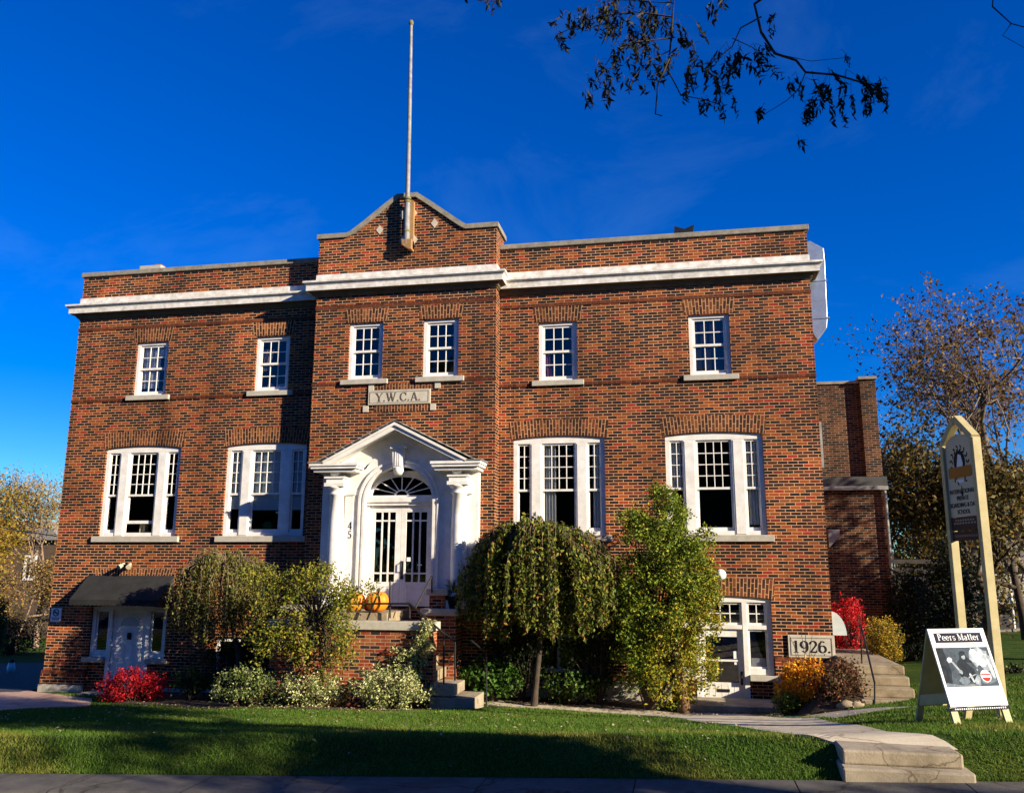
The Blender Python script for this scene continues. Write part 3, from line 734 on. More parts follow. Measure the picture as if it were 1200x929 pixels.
GL = {
 'Y': (.82, stroke(.10,1,.42,.46,TK)+stroke(.74,1,.42,.46,TN)+stroke(.41,.5,.41,0,TK)+srf(.10,.98)+srf(.74,.98,.22)+srf(.41,.02,.32)),
 'W': (1.15, stroke(.10,1,.34,0,TK)+stroke(.34,0,.58,.9,TN)+stroke(.52,1,.78,0,TK)+stroke(.78,0,1.04,1,TN)+srf(.1,.98)+srf(.53,.98,.22)+srf(1.04,.98,.2)),
 'C': (.80, bow(.44,.5,.36,.48,48,312,TN,TK,24)+stroke(.70,.98,.70,.66,.05)+stroke(.70,.04,.70,.26,.05)),
 'A': (.84, stroke(.12,0,.42,1,TN)+stroke(.42,1,.72,0,TK)+stroke(.22,.34,.60,.34,TN)+srf(.12,.02,.22)+srf(.72,.02,.28)),
 '.': (.30, bow(.13,.07,.045,.045,0,360,.07,.07,10)),
 '1': (.55, stroke(.28,0,.28,1,TK)+stroke(.28,.97,.12,.86,.06)+srf(.28,.02,.34)),
 '9': (.68, bow(.33,.67,.25,.29,0,360,TN,TK,20)+bow(.26,.45,.33,.44,-60,30,TN,TK,10)+bow(.36,.14,.16,.10,180,300,.06,.06,8)),
 '6': (.68, bow(.34,.31,.25,.29,0,360,TN,TK,20)+bow(.42,.53,.33,.44,120,210,TN,TK,10)+bow(.32,.86,.16,.10,0,120,.06,.06,8)),
 '2': (.66, bow(.32,.72,.23,.26,-30,180,TN,TK,14)+stroke(.50,.58,.10,.06,.08)+stroke(.06,.06,.58,.06,.11)+stroke(.57,.04,.60,.2,.04)),
 '4': (.66, stroke(.44,0,.44,1,TK)+stroke(.44,1,.06,.32,TN)+stroke(.03,.30,.62,.30,.07)+srf(.44,.02,.28)),
 '5': (.64, stroke(.16,.95,.54,.95,.10)+stroke(.16,.97,.14,.52,.05)+bow(.28,.31,.25,.28,-150,115,TN,TK,16)),
 'P': (.72, stroke(.20,0,.20,1,TK)+bow(.28,.73,.30,.25,-90,90,TN,TK,12)+stroke(.2,.98,.3,.98,TN)+stroke(.2,.48,.3,.48,TN)+srf(.2,.02,.32)+srf(.16,.98,.22)),
 'M': (1.05, stroke(.16,0,.16,1,TN)+stroke(.16,1,.50,.06,TK)+stroke(.50,.06,.84,1,TN)+stroke(.86,0,.86,1,TK)+srf(.16,.02,.24)+srf(.86,.02,.3)+srf(.12,.98,.2)+srf(.9,.98,.2)),
 'e': (.58, bow(.29,.33,.23,.31,0,320,TN,TK,18)+stroke(.08,.36,.5,.36,TN)),
 'r': (.50, stroke(.17,0,.17,.66,TK)+bow(.33,.44,.16,.2,50,170,.05,.09,8)+srf(.17,.02,.28)),
 's': (.50, bow(.25,.49,.16,.155,20,270,.06,.10,10)+bow(.25,.18,.17,.155,-160,90,.06,.10,10)),
 'a': (.58, bow(.24,.19,.17,.17,0,360,TN,.11,12)+stroke(.42,0,.42,.5,TK)+bow(.26,.48,.16,.17,0,160,.05,.1,8)),
 't': (.40, stroke(.19,.05,.19,.92,TK)+stroke(.03,.66,.36,.66,.06)+bow(.29,.12,.1,.1,180,320,.05,.08,6)),
 ' ': (.30, []),
}
def lettering(text, org, ux, uz, h, mat, parent, depth=.006, name='lettering', center=True, space=.04, sx=1.0):
    org, ux, uz = Vector(org), Vector(ux).normalized(), Vector(uz).normalized(); nrm = ux.cross(uz)
    tot = sum(GL[c][0]+space for c in text)-space
    x = -tot/2 if center else 0
    b = MB(); k = 0
    for c in text:
        adv, polys = GL[c]
        for pl in polys:
            off = nrm*(depth+.0004*(k % 7)); k += 1
            top = [org+ux*((x+px_)*h*sx)+uz*(py_*h)+off for px_, py_ in pl]
            bot = [p-off+nrm*.0 for p in top]
            n = len(pl); b.add(top+bot, [tuple(range(n))]+[(i, (i+1)%n, (i+1)%n+n, i+n) for i in range(n)])
        x += adv+space
    return b.build(name, mat, parent)
def plain_text(text, org, ux, uz, h, mat, parent, name='lettering', depth=.003, sx=1.0):
    cu = bpy.data.curves.new(name, 'FONT'); cu.body = text; cu.size = h; cu.align_x = 'CENTER'; cu.align_y = 'BOTTOM_BASELINE'; cu.extrude = depth/2
    cu.resolution_u = 3
    cu.materials.append(mat)
    o = bpy.data.objects.new(name, cu); C.objects.link(o)
    ux, uz = Vector(ux).normalized(), Vector(uz).normalized(); n = ux.cross(uz)
    org = Vector(org)+n*depth
    mw = Matrix(((ux.x*sx, uz.x, n.x, org.x), (ux.y*sx, uz.y, n.y, org.y), (ux.z*sx, uz.z, n.z, org.z), (0,0,0,1)))
    dg = bpy.context.evaluated_depsgraph_get(); dg.update()
    me = bpy.data.meshes.new_from_object(o.evaluated_get(dg)); me.transform(mw)
    bpy.data.objects.remove(o)
    o = bpy.data.objects.new(name, me); C.objects.link(o)
    o.parent = parent; o.matrix_parent_inverse = Matrix.Translation(-parent_loc(parent))
    return o

# name plaque over the door
b = MB(); b.box(-7.03, -5.52, YB-.03, YB+.02, 3.60, 3.945); pl = b.build('name_plaque', M_STONE, house, bevel=.006)
b = MB(); ring(b, -6.99, -5.56, 3.635, 3.91, YB-.036, YB-.0295, .014)
b.build('incised_border', M_COPE, pl)
lettering('Y.W.C.A.', (-6.29, YB-.031, 3.675), (1,0,0), (0,0,1), .20, M_INCISED, pl, sx=1.05, space=.06)
b = MB()
for x, z in ((-7.03, 3.95), (-5.42, 3.95), (-7.15, 3.44), (-5.52, 3.44)): b.box(x, x+.13, YB-.026, YB+.02, z, z+.145)
b.build_each('corner_stone', M_STONE, house)
b = MB()
for z in (3.952, 3.435):
    b = MB(); y = YB-.006; h = .145
    b.face([(-6.88,y,z),(-5.44,y,z),(-5.44,y,z+h),(-6.88,y,z+h)], [(0,0),(0,1.44),(h*1.2,1.44),(h*1.2,0)])
    b.build('brick_band', M_ARCH, house, fixn=False)
# gable diamonds
b = MB()
for x, z in ((-6.90, 7.93), (-5.52, 8.0), (-6.05, 8.30), (-6.3, 7.62), (-6.02, 7.62), (-6.32, 8.27)):
    b.prism([(x-.09,z),(x,z-.12),(x+.09,z),(x,z+.12)], YB-.012, YB+.02)
b.build_each('diamond_stone', M_STONE, house)
# date stone
b = MB(); b.box(2.13, 3.045, YW-.045, YW+.02, -1.87, -1.43); ds = b.build('date_stone', M_STONE, house, bevel=.006)
b = MB(); ring(b, 2.18, 2.995, -1.83, -1.475, YW-.052, YW-.044, .014); b.build('incised_border', M_COPE, ds)
lettering('1926.', (2.60, YW-.046, -1.77), (1,0,0), (0,0,1), .235, M_BLACKINK, ds, sx=1.05, space=.05)

# ------------------------------------------------------------------ portico of the main door
PCX, PY = -6.15, 18.30
RI, RO, ZSP = .80, .93, 1.33
b = MB()
# front panel with round-headed opening
xo0, xo1 = -7.98, -4.32
n = 24
arcpts = [(PCX-RO*math.cos(math.pi*k/n), ZSP+RO*math.sin(math.pi*k/n)) for k in range(n+1)]
yp = PY+.08
b.face([(xo0,yp,-.97),(PCX-RO,yp,-.97),(PCX-RO,yp,ZSP),(xo0,yp,ZSP)]); b.face([(PCX+RO,yp,-.97),(xo1,yp,-.97),(xo1,yp,ZSP),(PCX+RO,yp,ZSP)])
ztop = 2.06
for (p, q) in zip(arcpts[:-1], arcpts[1:]):
    b.face([(p[0],yp,p[1]),(q[0],yp,q[1]),(q[0],yp,max(ztop,q[1]+.3)),(p[0],yp,max(ztop,p[1]+.3))])
b.face([(xo0,yp,ZSP),(PCX-RO,yp,ZSP),(PCX-RO,yp,ztop),(xo0,yp,ztop)]); b.face([(PCX+RO,yp,ZSP),(xo1,yp,ZSP),(xo1,yp,ztop),(PCX+RO,yp,ztop)])
# tympanum behind the rakes
b.face([(xo0+.1,yp+.004,2.05),(xo1-.1,yp+.004,2.05),(PCX,yp+.004,2.98)]) if False else None
tp = [(PCX-1.75,2.08),(PCX-RO,2.08)]+[(x, z+.28) for x, z in arcpts[4:-4]]+[(PCX+RO,2.08),(PCX+1.75,2.08),(PCX,3.0)]
b.face([(x, yp+.003, z) for x, z in [(PCX-1.8,2.05),(PCX-.96,2.05),(PCX-.5,2.4),(PCX,2.53),(PCX+.5,2.4),(PCX+.96,2.05),(PCX+1.8,2.05),(PCX,3.0)]])
# sides
for x in (xo0, xo1): b.face([(x,yp,-.97),(x,YB,-.97),(x,YB,2.06),(x,yp,2.06)])
# recess soffit and jambs
yr = PY+.27
full = [(PCX-RI, -.97)]+[(PCX-RI*math.cos(math.pi*k/n), ZSP+RI*math.sin(math.pi*k/n)) for k in range(n+1)]+[(PCX+RI, -.97)]
for (p, q) in zip(full[:-1], full[1:]): b.face([(p[0],PY+.04,p[1]),(q[0],PY+.04,q[1]),(q[0],yr,q[1]),(p[0],yr,p[1])])
# arched wall round the fanlight
EA, EB, ZF = .755, .46, 1.50
ell = [(PCX-EA*math.cos(math.pi*k/n), ZF+EB*math.sin(math.pi*k/n)) for k in range(n+1)]
half = [(PCX-RI*math.cos(math.pi*k/n), ZSP+RI*math.sin(math.pi*k/n)) for k in range(n+1)]
for k in range(n): b.face([(ell[k][0],yr,ell[k][1]),(ell[k+1][0],yr,ell[k+1][1]),(half[k+1][0],yr,half[k+1][1]),(half[k][0],yr,half[k][1])])
b.build('portico_front', M_WHITE, house, fixn=False)
# moulded archivolt
def archring(b, r0, r1, y0, y1, zb=-.97):
    o = [(PCX-r1, zb)]+[(PCX-r1*math.cos(math.pi*k/n), ZSP+r1*math.sin(math.pi*k/n)) for k in range(n+1)]+[(PCX+r1, zb)]
    i = [(PCX-r0, zb)]+[(PCX-r0*math.cos(math.pi*k/n), ZSP+r0*math.sin(math.pi*k/n)) for k in range(n+1)]+[(PCX+r0, zb)]
    for k in range(len(o)-1):
        b.prism([i[k], i[k+1], o[k+1], o[k]], y0, y1)
b = MB(); archring(b, RI-.004, RI+.05, PY+.035, PY+.12); archring(b, RI+.05, RO-.03, PY+.055, PY+.12); archring(b, RO-.03, RO+.02, PY+.028, PY+.12)
b.build('arch_moulding', M_WHITE, house)
# fanlight
b = MB()
for k in range(n):
    q0, q1 = ell[k], ell[k+1]
    b.prism([q0, q1, (PCX+(q1[0]-PCX)*.93, ZF+(q1[1]-ZF)*.91), (PCX+(q0[0]-PCX)*.93, ZF+(q0[1]-ZF)*.91)], yr-.012, yr+.02)
b.box(PCX-EA, PCX+EA, yr-.012, yr+.02, ZF-.035, ZF)
for k in range(1, 8):
    a = math.pi*k/8; p = (PCX-EA*.95*math.cos(a), ZF+EB*.94*math.sin(a)); s = (PCX-.14*math.cos(a), ZF+.10*math.sin(a))
    d = Vector((p[0]-s[0], p[1]-s[1])).normalized(); m = Vector((-d.y, d.x))*.011
    b.prism([(s[0]-m.x,s[1]-m.y),(p[0]-m.x,p[1]-m.y),(p[0]+m.x,p[1]+m.y),(s[0]+m.x,s[1]+m.y)], yr-.011, yr+.012)
for k in range(10):
    a0, a1 = math.pi*k/10, math.pi*(k+1)/10
    b.prism([(PCX-.13*math.cos(a0),ZF+.10*math.sin(a0)),(PCX-.13*math.cos(a1),ZF+.10*math.sin(a1)),(PCX-.17*math.cos(a1),ZF+.13*math.sin(a1)),(PCX-.17*math.cos(a0),ZF+.13*math.sin(a0))], yr-.013, yr+.012)
fan = b.build('fanlight', M_WHITE, house)
b = MB(); b.face([(x, yr+.005, z) for x, z in ell]); b.build('pane', M_GLASS, fan, fixn=False)
b = MB(); b.box(PCX-RI+.002, PCX+RI-.002, yr-.10, yr+.03, 1.34, 1.46); b.box(PCX-RI+.002, PCX+RI-.002, yr-.07, yr+.03, 1.27, 1.34)
b.box(PCX-RI+.003, PCX-.735, yr-.03, yr+.05, -.95, 1.27); b.box(PCX+.735, PCX+RI-.003, yr-.03, yr+.05, -.95, 1.27)
b.build('transom', M_WHITE, house, bevel=.005)
# double doors: glazed with three narrow lights
for sgn in (-1, 1):
    xa, xb = (PCX-.733, PCX-.003) if sgn < 0 else (PCX+.003, PCX+.733)
    b = MB(); y0, y1 = yr, yr+.045
    sti = .125
    b.box(xa, xa+sti, y0, y1, -.94, 1.265); b.box(xb-sti, xb, y0, y1, -.94, 1.265)
    gz0, gz1 = -.42, 1.12
    b.box(xa+sti, xb-sti, y0+.001, y1-.001, gz1, 1.265); b.box(xa+sti, xb-sti, y0+.001, y1-.001, -.94, gz0)
    wd = (xb-xa-2*sti)
    for i in (1, 2): b.box(xa+sti+wd*i/3-.018, xa+sti+wd*i/3+.018, y0+.004, y1-.004, gz0, gz1)
    for z in (gz1-.19, gz0+.19): b.box(xa+sti, xb-sti, y0+.006, y1-.006, z-.018, z+.018)
    ring(b, xa+sti+.03, xb-sti-.03, -.85, -.5, y0-.008, y0+.002, .02)
    dr = b.build('door', M_WHITE, house, bevel=.003)
    b = MB(); b.face([(xa+sti,yr+.022,gz0),(xb-sti,yr+.022,gz0),(xb-sti,yr+.022,gz1),(xa+sti,yr+.022,gz1)]); b.build('pane', M_GLASSLO, dr, fixn=False)
    if sgn > 0:
        b = MB(); b.box(xa+.02, xa+.085, yr-.012, yr+.0, -.36, .04); b.tube([(xa+.05,yr-.01,-.2),(xa+.05,yr-.06,-.16),(xa+.05,yr-.06,.0),(xa+.05,yr-.01,.02)], .012); b.build('handle', M_IRON, dr)
        b = MB(); b.box(xa+sti+.03, xa+sti+.11, yr-.004, yr+.018, .03, .12); b.box(xa+sti+.28, xa+sti+.38, yr-.004, yr+.018, -.06, -.03); b.build_each('notice', M_POSTER, dr)
# columns with moulded capitals on plinths
for cx in (-7.58, -4.72):
    b = MB(); cyy = PY-.02
    b.lathe([(.0,-.78),(.235,-.78),(.235,-.72),(.21,-.70),(.225,-.66),(.19,-.62),(.178,-.58),(.176,.2),(.168,1.0),(.155,1.48),(.19,1.50),(.19,1.53),(.165,1.55),(.165,1.60),(.22,1.64),(.235,1.68),(0,1.68)], (cx, cyy, 0), 28)
    b.box(cx-.26, cx+.26, cyy-.24, yp-.002, -.97, -.78)
    b.box(cx-.235, cx+.235, cyy-.225, yp-.002, 1.68, 1.76); b.box(cx-.20, cx+.20, cyy-.19, yp-.002, 1.76, 1.86); b.box(cx-.24, cx+.24, cyy-.22, yp-.002, 1.86, 1.90)
    b.ball((cx-.05, cyy-.06, 2.0), .12, .13, .105)
    b.build('column', M_WHITE, house)
    b = MB()
    s = 1 if cx < PCX else -1
    b.box(cx+s*.22-.05 if s > 0 else cx-.36, cx+.36 if s > 0 else cx-.17, yp-.035, yp-.002, -.97, 1.5)
    b.box(cx-.27, cx+.40 if s > 0 else cx+.27, yp-.06, yp-.002, 1.5, 1.60) if s > 0 else b.box(cx-.40, cx+.27, yp-.06, yp-.002, 1.5, 1.60)
    b.build('pilaster', M_WHITE, house)
# pediment: eave returns, raking boards, shingled roof, keystone
b = MB()
YF = 17.92
def eave(xa, xb):
    b.box(xa, xb, YF, YB, 2.13, 2.19); b.box(xa+.03, xb-.03, YF+.03, YB, 2.07, 2.13); b.box(xa+.08, xb-.08, YF+.09, YB, 2.0, 2.07)
eave(-8.14, -6.99); eave(-5.31, -4.18)
for s in (-1, 1):
    xe = PCX+s*1.66; ze = 2.20
    dx, dz = PCX-xe, 3.04-ze; L = math.hypot(dx, dz); nx, nz = -dz/L*s*-1, abs(dx)/L
    nx = s*abs(dz)/L
    def P2(t, o): return (xe+dx*t+nx*o, ze+dz*t+nz*o)
    b.prism([P2(0,-.10), (PCX, 3.04-.125), (PCX, 3.04+.035), P2(0,.025)], YF+.02, YF+.10)
    b.prism([P2(0,-.02), (PCX, 3.04-.03), (PCX, 3.04+.037), P2(0,.03)], YF-.02, YF+.018)
    b.prism([P2(.05,-.05), (PCX, 3.04-.065), (PCX, 3.04-.002), P2(.05,-.002)], YF+.102, YB)
b.build('pediment', M_WHITE, house)
b = MB()
for s in (-1, 1):
    xe = PCX+s*1.84; ze = 2.155; rows = 9
    for k in range(rows):
        t0, t1 = k/rows, (k+1.15)/rows if k < rows-1 else 1
        xa, za, xb_, zb = xe+(PCX-xe)*t0, ze+.045+(3.085-ze-.02)*t0, xe+(PCX-xe)*t1, ze+.045+(3.085-ze-.02)*t1
        b.prism([(xa,za+.012),(xb_,zb+.0),(xb_,zb+.014),(xa,za+.034)], YF-.03, YB+.0)
b.box(-8.17, -7.8, YF-.02, YB, 2.195, 2.215); b.box(-4.5, -4.15, YF-.02, YB, 2.195, 2.215)
b.build('portico_roof', M_SHINGLE, house)
b = MB()
b.prism([(PCX-.10,2.10),(PCX+.10,2.10),(PCX+.135,2.52),(PCX-.135,2.52)], PY-.10, PY+.1)
b.box(PCX-.17, PCX+.17, PY-.14, PY+.1, 2.52, 2.58)
for q in (-.05, 0, .05): b.box(PCX+q-.012, PCX+q+.012, PY-.115, PY-.1, 2.13, 2.5)
b.lathe([(0,-.14),(.08,-.12),(.115,-.04),(.11,.02),(.09,.06)], (PCX, PY-.01, 2.06), 18)
b.build('keystone', M_WHITE, house)
n1 = lettering('4', (-7.27, yp-.036, .735), (1,0,0), (0,0,1), .165, M_BLACKINK, house, name='house_number', sx=.95)
n2 = lettering('5', (-7.27, yp-.036, .535), (1,0,0), (0,0,1), .165, M_BLACKINK, house, name='house_number', sx=.95)

# ------------------------------------------------------------------ side entrances
def entrance(op, fancy):
    xa, xb, za, zb, rise = op; cx = (xa+xb)/2; y = YW
    b = MB(); nn = 14
    poly = [(xb-.002, zb-.07), (xa+.002, zb-.07)]+[(xa+.002+(xb-xa-.004)*k/nn, arcz(xa+.002+(xb-xa-.004)*k/nn, cx, xb-xa, zb, rise)-.002) for k in range(nn+1)]
    b.prism(poly, y+.05, y+.16)
    dw = .44 if not fancy else .46
    mul = .10
    zt = zb-.62 if not fancy else zb-.08
    sz = -2.25
    for x in (xa+.002, xb-.10): b.box(x, x+.098, y+.055, y+.158, sz, zb-.071)
    for x in (cx-dw-mul, cx+dw): b.box(x, x+mul, y+.045, y+.158, za, zb-.071)
    if not fancy: 
        b.box(xa+.1, xb-.1, y+.05, y+.157, zt, zt+.085)
    for (p, q) in ((xa+.1, cx-dw-mul), (cx+dw+mul, xb-.1)): b.box(p, q, y+.06, y+.158, sz, sz+.12)
    fr = b.build('door_frame', M_WHITE, house, bevel=.004)
    # brick below the side lights, stone sills
    b = MB()
    for (p, q) in ((xa+.001, cx-dw-mul-.001), (cx+dw+mul+.001, xb-.001)): b.box(p, q, y+.06, y+.157, za-.3, sz-.11)
    b.build_each('brick_panel', M_BRICK, fr)
    b = MB()
    for (p, q) in ((xa-.12, cx-dw-mul-.003), (cx+dw+mul+.003, xb+.1)): b.box(p, q, y-.07, y+.056, sz-.11, sz-.002)
    b.build_each('sill', M_SILL, fr, bevel=.006)
    for (p, q, nc) in ((xa+.1, cx-dw-mul, 2), (cx+dw+mul, xb-.1, 2)):
        g = MB(); s = MB()
        top = zt if not fancy else zb-.07
        ring(s, p+.001, q-.001, sz+.121, top-.001, y+.09, y+.13, .04)
        g.face([(p+.03,y+.11,sz+.14),(q-.03,y+.11,sz+.14),(q-.03,y+.11,top-.03),(p+.03,y+.11,top-.03)])
        if not fancy:
            ring(s, p+.001, q-.001, zt+.086, zb-.072, y+.09, y+.13, .045); muntins(s, p+.045, q-.045, zt+.13, zb-.117, nc, 2, y+.11)
            g.face([(p+.03,y+.112,zt+.1),(q-.03,y+.112,zt+.1),(q-.03,y+.112,zb-.09),(p+.03,y+.112,zb-.09)])
        s.build('side_light', M_WHITE, fr, bevel=.003); g.build('pane', M_GLASSLO, fr, fixn=False)
    g = MB(); s = MB()
    if not fancy:
        ring(s, cx-dw+.001, cx+dw-.001, zt+.086, zb-.072, y+.09, y+.13, .045); muntins(s, cx-dw+.045, cx+dw-.045, zt+.13, zb-.117, 4, 2, y+.11)
        g.face([(cx-dw+.03,y+.112,zt+.1),(cx+dw-.03,y+.112,zt+.1),(cx+dw-.03,y+.112,zb-.09),(cx-dw+.03,y+.112,zb-.09)])
        s.build('fanlight', M_WHITE, fr, bevel=.003); g.build('pane', M_GLASSLO, fr, fixn=False)
    # the door leaf
    b = MB(); dt = zt-.002 if not fancy else zb-.075
    x0, x1 = cx-dw+.003, cx+dw-.003; y0, y1 = y+.10, y+.145; zb0 = za+.03
    if fancy:
        b.box(x0, x1, y0+.002, y1, zb0, dt)
        for i in range(3):
            xx0 = x0+.08+i*.25
            ring(b, xx0, xx0+.22, zb0+.12, zb0+1.05, y0-.006, y0+.004, .018)
        nn = 12
        for k in range(nn):
            a0, a1 = math.pi*k/nn, math.pi*(k+1)/nn
            for (r0, r1) in ((.25, .285),):
                b.prism([(cx-r0*math.cos(a0),dt-.36+r0*.9*math.sin(a0)),(cx-r0*math.cos(a1),dt-.36+r0*.9*math.sin(a1)),(cx-r1*math.cos(a1),dt-.36+r1*.9*math.sin(a1)),(cx-r1*math.cos(a0),dt-.36+r1*.9*math.sin(a0))], y0-.012, y0+.004)
        b.box(cx-.285, cx+.285, y0-.012, y0+.004, dt-.39, dt-.36)
        d = b.build('door', M_WHITE, house, bevel=.003)
        b = MB(); b.face([(cx-.25*math.cos(math.pi*k/nn), y0-.003, dt-.36+.225*math.sin(math.pi*k/nn)) for k in range(nn+1)]); b.build('pane', M_GLASSLO, d, fixn=False)
        b = MB(); b.lathe([(0,-.05),(.05,-.03),(.06,.02),(.03,.05),(0,.06)], (cx, y0-.02, dt-.6), 10); b.box(cx-.05, cx+.05, y0-.03, y0+.002, dt-.68, dt-.52); b.build('knocker', M_IRON, d)
    else:
        b.box(x0, x0+.11, y0, y1, zb0, dt); b.box(x1-.11, x1, y0, y1, zb0, dt)
        b.box(x0+.11, x1-.11, y0+.001, y1-.001, dt-.16, dt); b.box(x0+.11, x1-.11, y0+.001, y1-.001, dt-.66, dt-.62)
        b.box(x0+.11, x1-.11, y0+.001, y1-.001, zb0, dt-1.08)
        for i in range(5): b.box(x0+.15+i*.13, x0+.156+i*.13, y0-.004, y0+.002, zb0+.05, dt-1.12)
        d = b.build('door', M_WHITE, house, bevel=.003)
        b = MB(); b.face([(x0+.1,y0+.02,dt-1.09),(x1-.1,y0+.02,dt-1.09),(x1-.1,y0+.02,dt-.15),(x0+.1,y0+.02,dt-.15)]); b.build('pane', M_GLASSLO, d, fixn=False)
        b = MB(); b.box(cx-.13, cx+.13, y0-.01, y0+.002, dt-1.27, dt-1.21); b.box(x1-.08, x1-.03, y0-.02, y0+.0, dt-1.12, dt-.85); b.tube([(x1-.055,y0,dt-1.05),(x1-.055,y0-.05,dt-1.05),(x1-.055,y0-.05,dt-.92),(x1-.055,y0,dt-.92)], .011); b.build('handle', M_IRON, d)
        b = MB(); b.box(x1-.20, x1-.12, y0+.012, y0+.018, dt-.60, dt-.45); b.box(x1-.19, x1-.12, y0+.012, y0+.018, dt-.72, dt-.67); b.build_each('notice', M_POSTER, d)
        b = MB(); b.box(cx+dw+mul+.06, xb-.16, y+.125, y+.13, sz+.17, sz+.33); b.build('notice', M_POSTER, fr)
entrance(LDOOR, True); entrance(RDOOR, False)
# concrete doorstep at the right entrance
b = MB(); za = G(.7, 18.3)
b.box(-.15, 1.92, 17.85, 18.95, za-.3, -2.70); t = b.build('doorstep', M_CONC, None, bevel=.015)
tag(t, 'low concrete step before the glazed lower door beside the orange shrub', 'doorstep')
b = MB(); b.box(-13.8, -12.3, 18.4, 18.94, -3.4, -2.99); tag(b.build('doorstep', M_CONC, None, bevel=.015), 'concrete step under the dark awning, behind the red shrub', 'doorstep')

# ------------------------------------------------------------------ things fixed to the building
aw = thing('door_awning', 'black canvas awning with scalloped valance over the lower left door', 'awning', (-13.1, 19, -.3))
x0, x1, yf = -14.26, -11.94, 18.40
b = MB()
b.face([(x0,yf,-.88),(x1,yf,-.88),(x1,YW-.01,-.33),(x0,YW-.01,-.33)])
b.face([(x0,yf,-.88),(x0,YW-.01,-.33),(x0,YW-.01,-.88)]); b.face([(x1,yf,-.88),(x1,YW-.01,-.33),(x1,YW-.01,-.88)])
b.build('canopy', M_AWN, aw, fixn=False)
b = MB(); ns = 44
for (ya, yb, xa_, xb_, cnt) in ((yf-.004, yf-.004, x0, x1, ns), (yf, YW-.01, x0, x0, 12), (yf, YW-.01, x1, x1, 12)):
    for k in range(cnt):
        t0, t1 = k/cnt, (k+1)/cnt
        z0_ = -1.0-.022*abs(math.sin(math.pi*k*.5)); z1_ = -1.0-.022*abs(math.sin(math.pi*(k+1)*.5))
        b.face([(xa_+(xb_-xa_)*t0, ya+(yb-ya)*t0, -.878), (xa_+(xb_-xa_)*t1, ya+(yb-ya)*t1, -.878), (xa_+(xb_-xa_)*t1, ya+(yb-ya)*t1, z1_), (xa_+(xb_-xa_)*t0, ya+(yb-ya)*t0, z0_)])
b.build('valance', M_AWN, aw, fixn=False)

fl = thing('floodlight', 'small white twin floodlight on the wall above the dark awning', 'floodlight', (-13.15, 19, -.15))
b = MB(); b.box(-13.24,-13.12,18.93,18.995,-.16,-.04); b.tube([(-13.18,18.95,-.08),(-13.2,18.85,-.1),(-13.1,18.8,-.02)], .02); b.build('bracket', M_BLACKINK, fl)
for x, dx in ((-13.24,-.05),(-13.08,.05)):
    b = MB(); b.tube([(x,18.9,-.05),(x+dx,18.76,-.13)], [.03,.062], 12); b.build('lamp_head', M_SIGNP, fl)
ns_ = thing('no_smoking_sign', 'small white no smoking notice on the left corner of the brick wall', 'sign', (-15.04, 18.99, -1.28))
b = MB(); b.box(-15.18,-14.90,18.975,18.998,-1.45,-1.12); b.build('panel', M_POSTER, ns_)
b = MB(); b.add([], [])
for k in range(20):
    a0, a1 = 2*math.pi*k/20, 2*math.pi*(k+1)/20
    b.prism([(-15.04+.085*math.cos(a0),-1.23+.085*math.sin(a0)),(-15.04+.085*math.cos(a1),-1.23+.085*math.sin(a1)),(-15.04+.065*math.cos(a1),-1.23+.065*math.sin(a1)),(-15.04+.065*math.cos(a0),-1.23+.065*math.sin(a0))], 18.970, 18.974)
b.prism([(-15.11,-1.18),(-15.10,-1.165),(-14.97,-1.28),(-14.98,-1.295)], 18.969, 18.973)
b.prism([(-15.10,-1.24),(-14.99,-1.24),(-14.99,-1.22),(-15.10,-1.22)], 18.9715, 18.9745)
for z in (-1.36,-1.40): b.box(-15.14,-14.94,18.971,18.974,z,z+.015)
b.build('symbol', M_BLACKINK, ns_)
gl = thing('globe_lamp', 'round white globe lamp on the wall above the lower right door', 'lamp', (.83, 18.9, -.22))
b = MB(); b.ball((.83,18.84,-.22), .115,.115,.115, 20, 14); b.build('globe', M_GLOBE, gl)
b = MB(); b.tube([(.83,18.995,-.2),(.83,18.93,-.2)], [.06,.05], 14); b.build('base', M_BLACKINK, gl)
du = thing('ventilation_duct', 'galvanised metal duct rising up the right side wall past the cornice', 'duct', (3.2, 19.6, 5))
b = MB()
b.prism([(3.06,5.20),(3.14,5.0),(3.19,4.93),(3.40,5.2),(3.43,5.4),(3.46,6.75),(3.45,7.08),(3.16,7.28),(3.09,7.26),(3.09,5.3)], 19.45, 19.85)
b.build('sheet_metal', M_GALV, du, bevel=.01)
b = MB()
for z in (5.42, 6.3): b.box(3.08,3.475,19.435,19.865,z,z+.03)
b.build_each('seam', M_GALV, du)
sa = thing('side_awning', 'pale quarter round end of an awning on the right side wall', 'awning', (3.1, 19.4, -1.2))
b = MB(); poly = [(3.045,-1.44)]+[(3.045+.30*math.cos(math.pi/2*k/10), -1.44+.48*math.sin(math.pi/2*k/10)) for k in range(11)]
b.prism(poly, 19.25, 20.5); b.build('canopy', plain('pale_blue_canvas', (.52,.58,.56), .7), sa)
ch = thing('roof_vent', 'low concrete roof vent with brick cap behind the left parapet', 'vent', W(182, 316, 20.5))
p = W(182, 316, 20.5)
b = MB(); b.box(p.x-.36, p.x+.30, 20.3, 20.9, 6.86, p.z+.06); b.build('body', M_SILL, ch, bevel=.01)
b = MB(); b.box(p.x-.02, p.x+.16, 20.5, 20.7, p.z+.06, p.z+.16); b.build('cap', M_PORCHBRICK, ch)
p = W(801, 271, 20.5)
rv = thing('roof_ventilator', 'black winged ventilator peeping over the right parapet', 'vent', p)
b = MB(); b.box(p.x-.12, p.x+.12, 20.4, 20.6, 6.86, p.z-.1); b.build('base', M_IRON, rv)
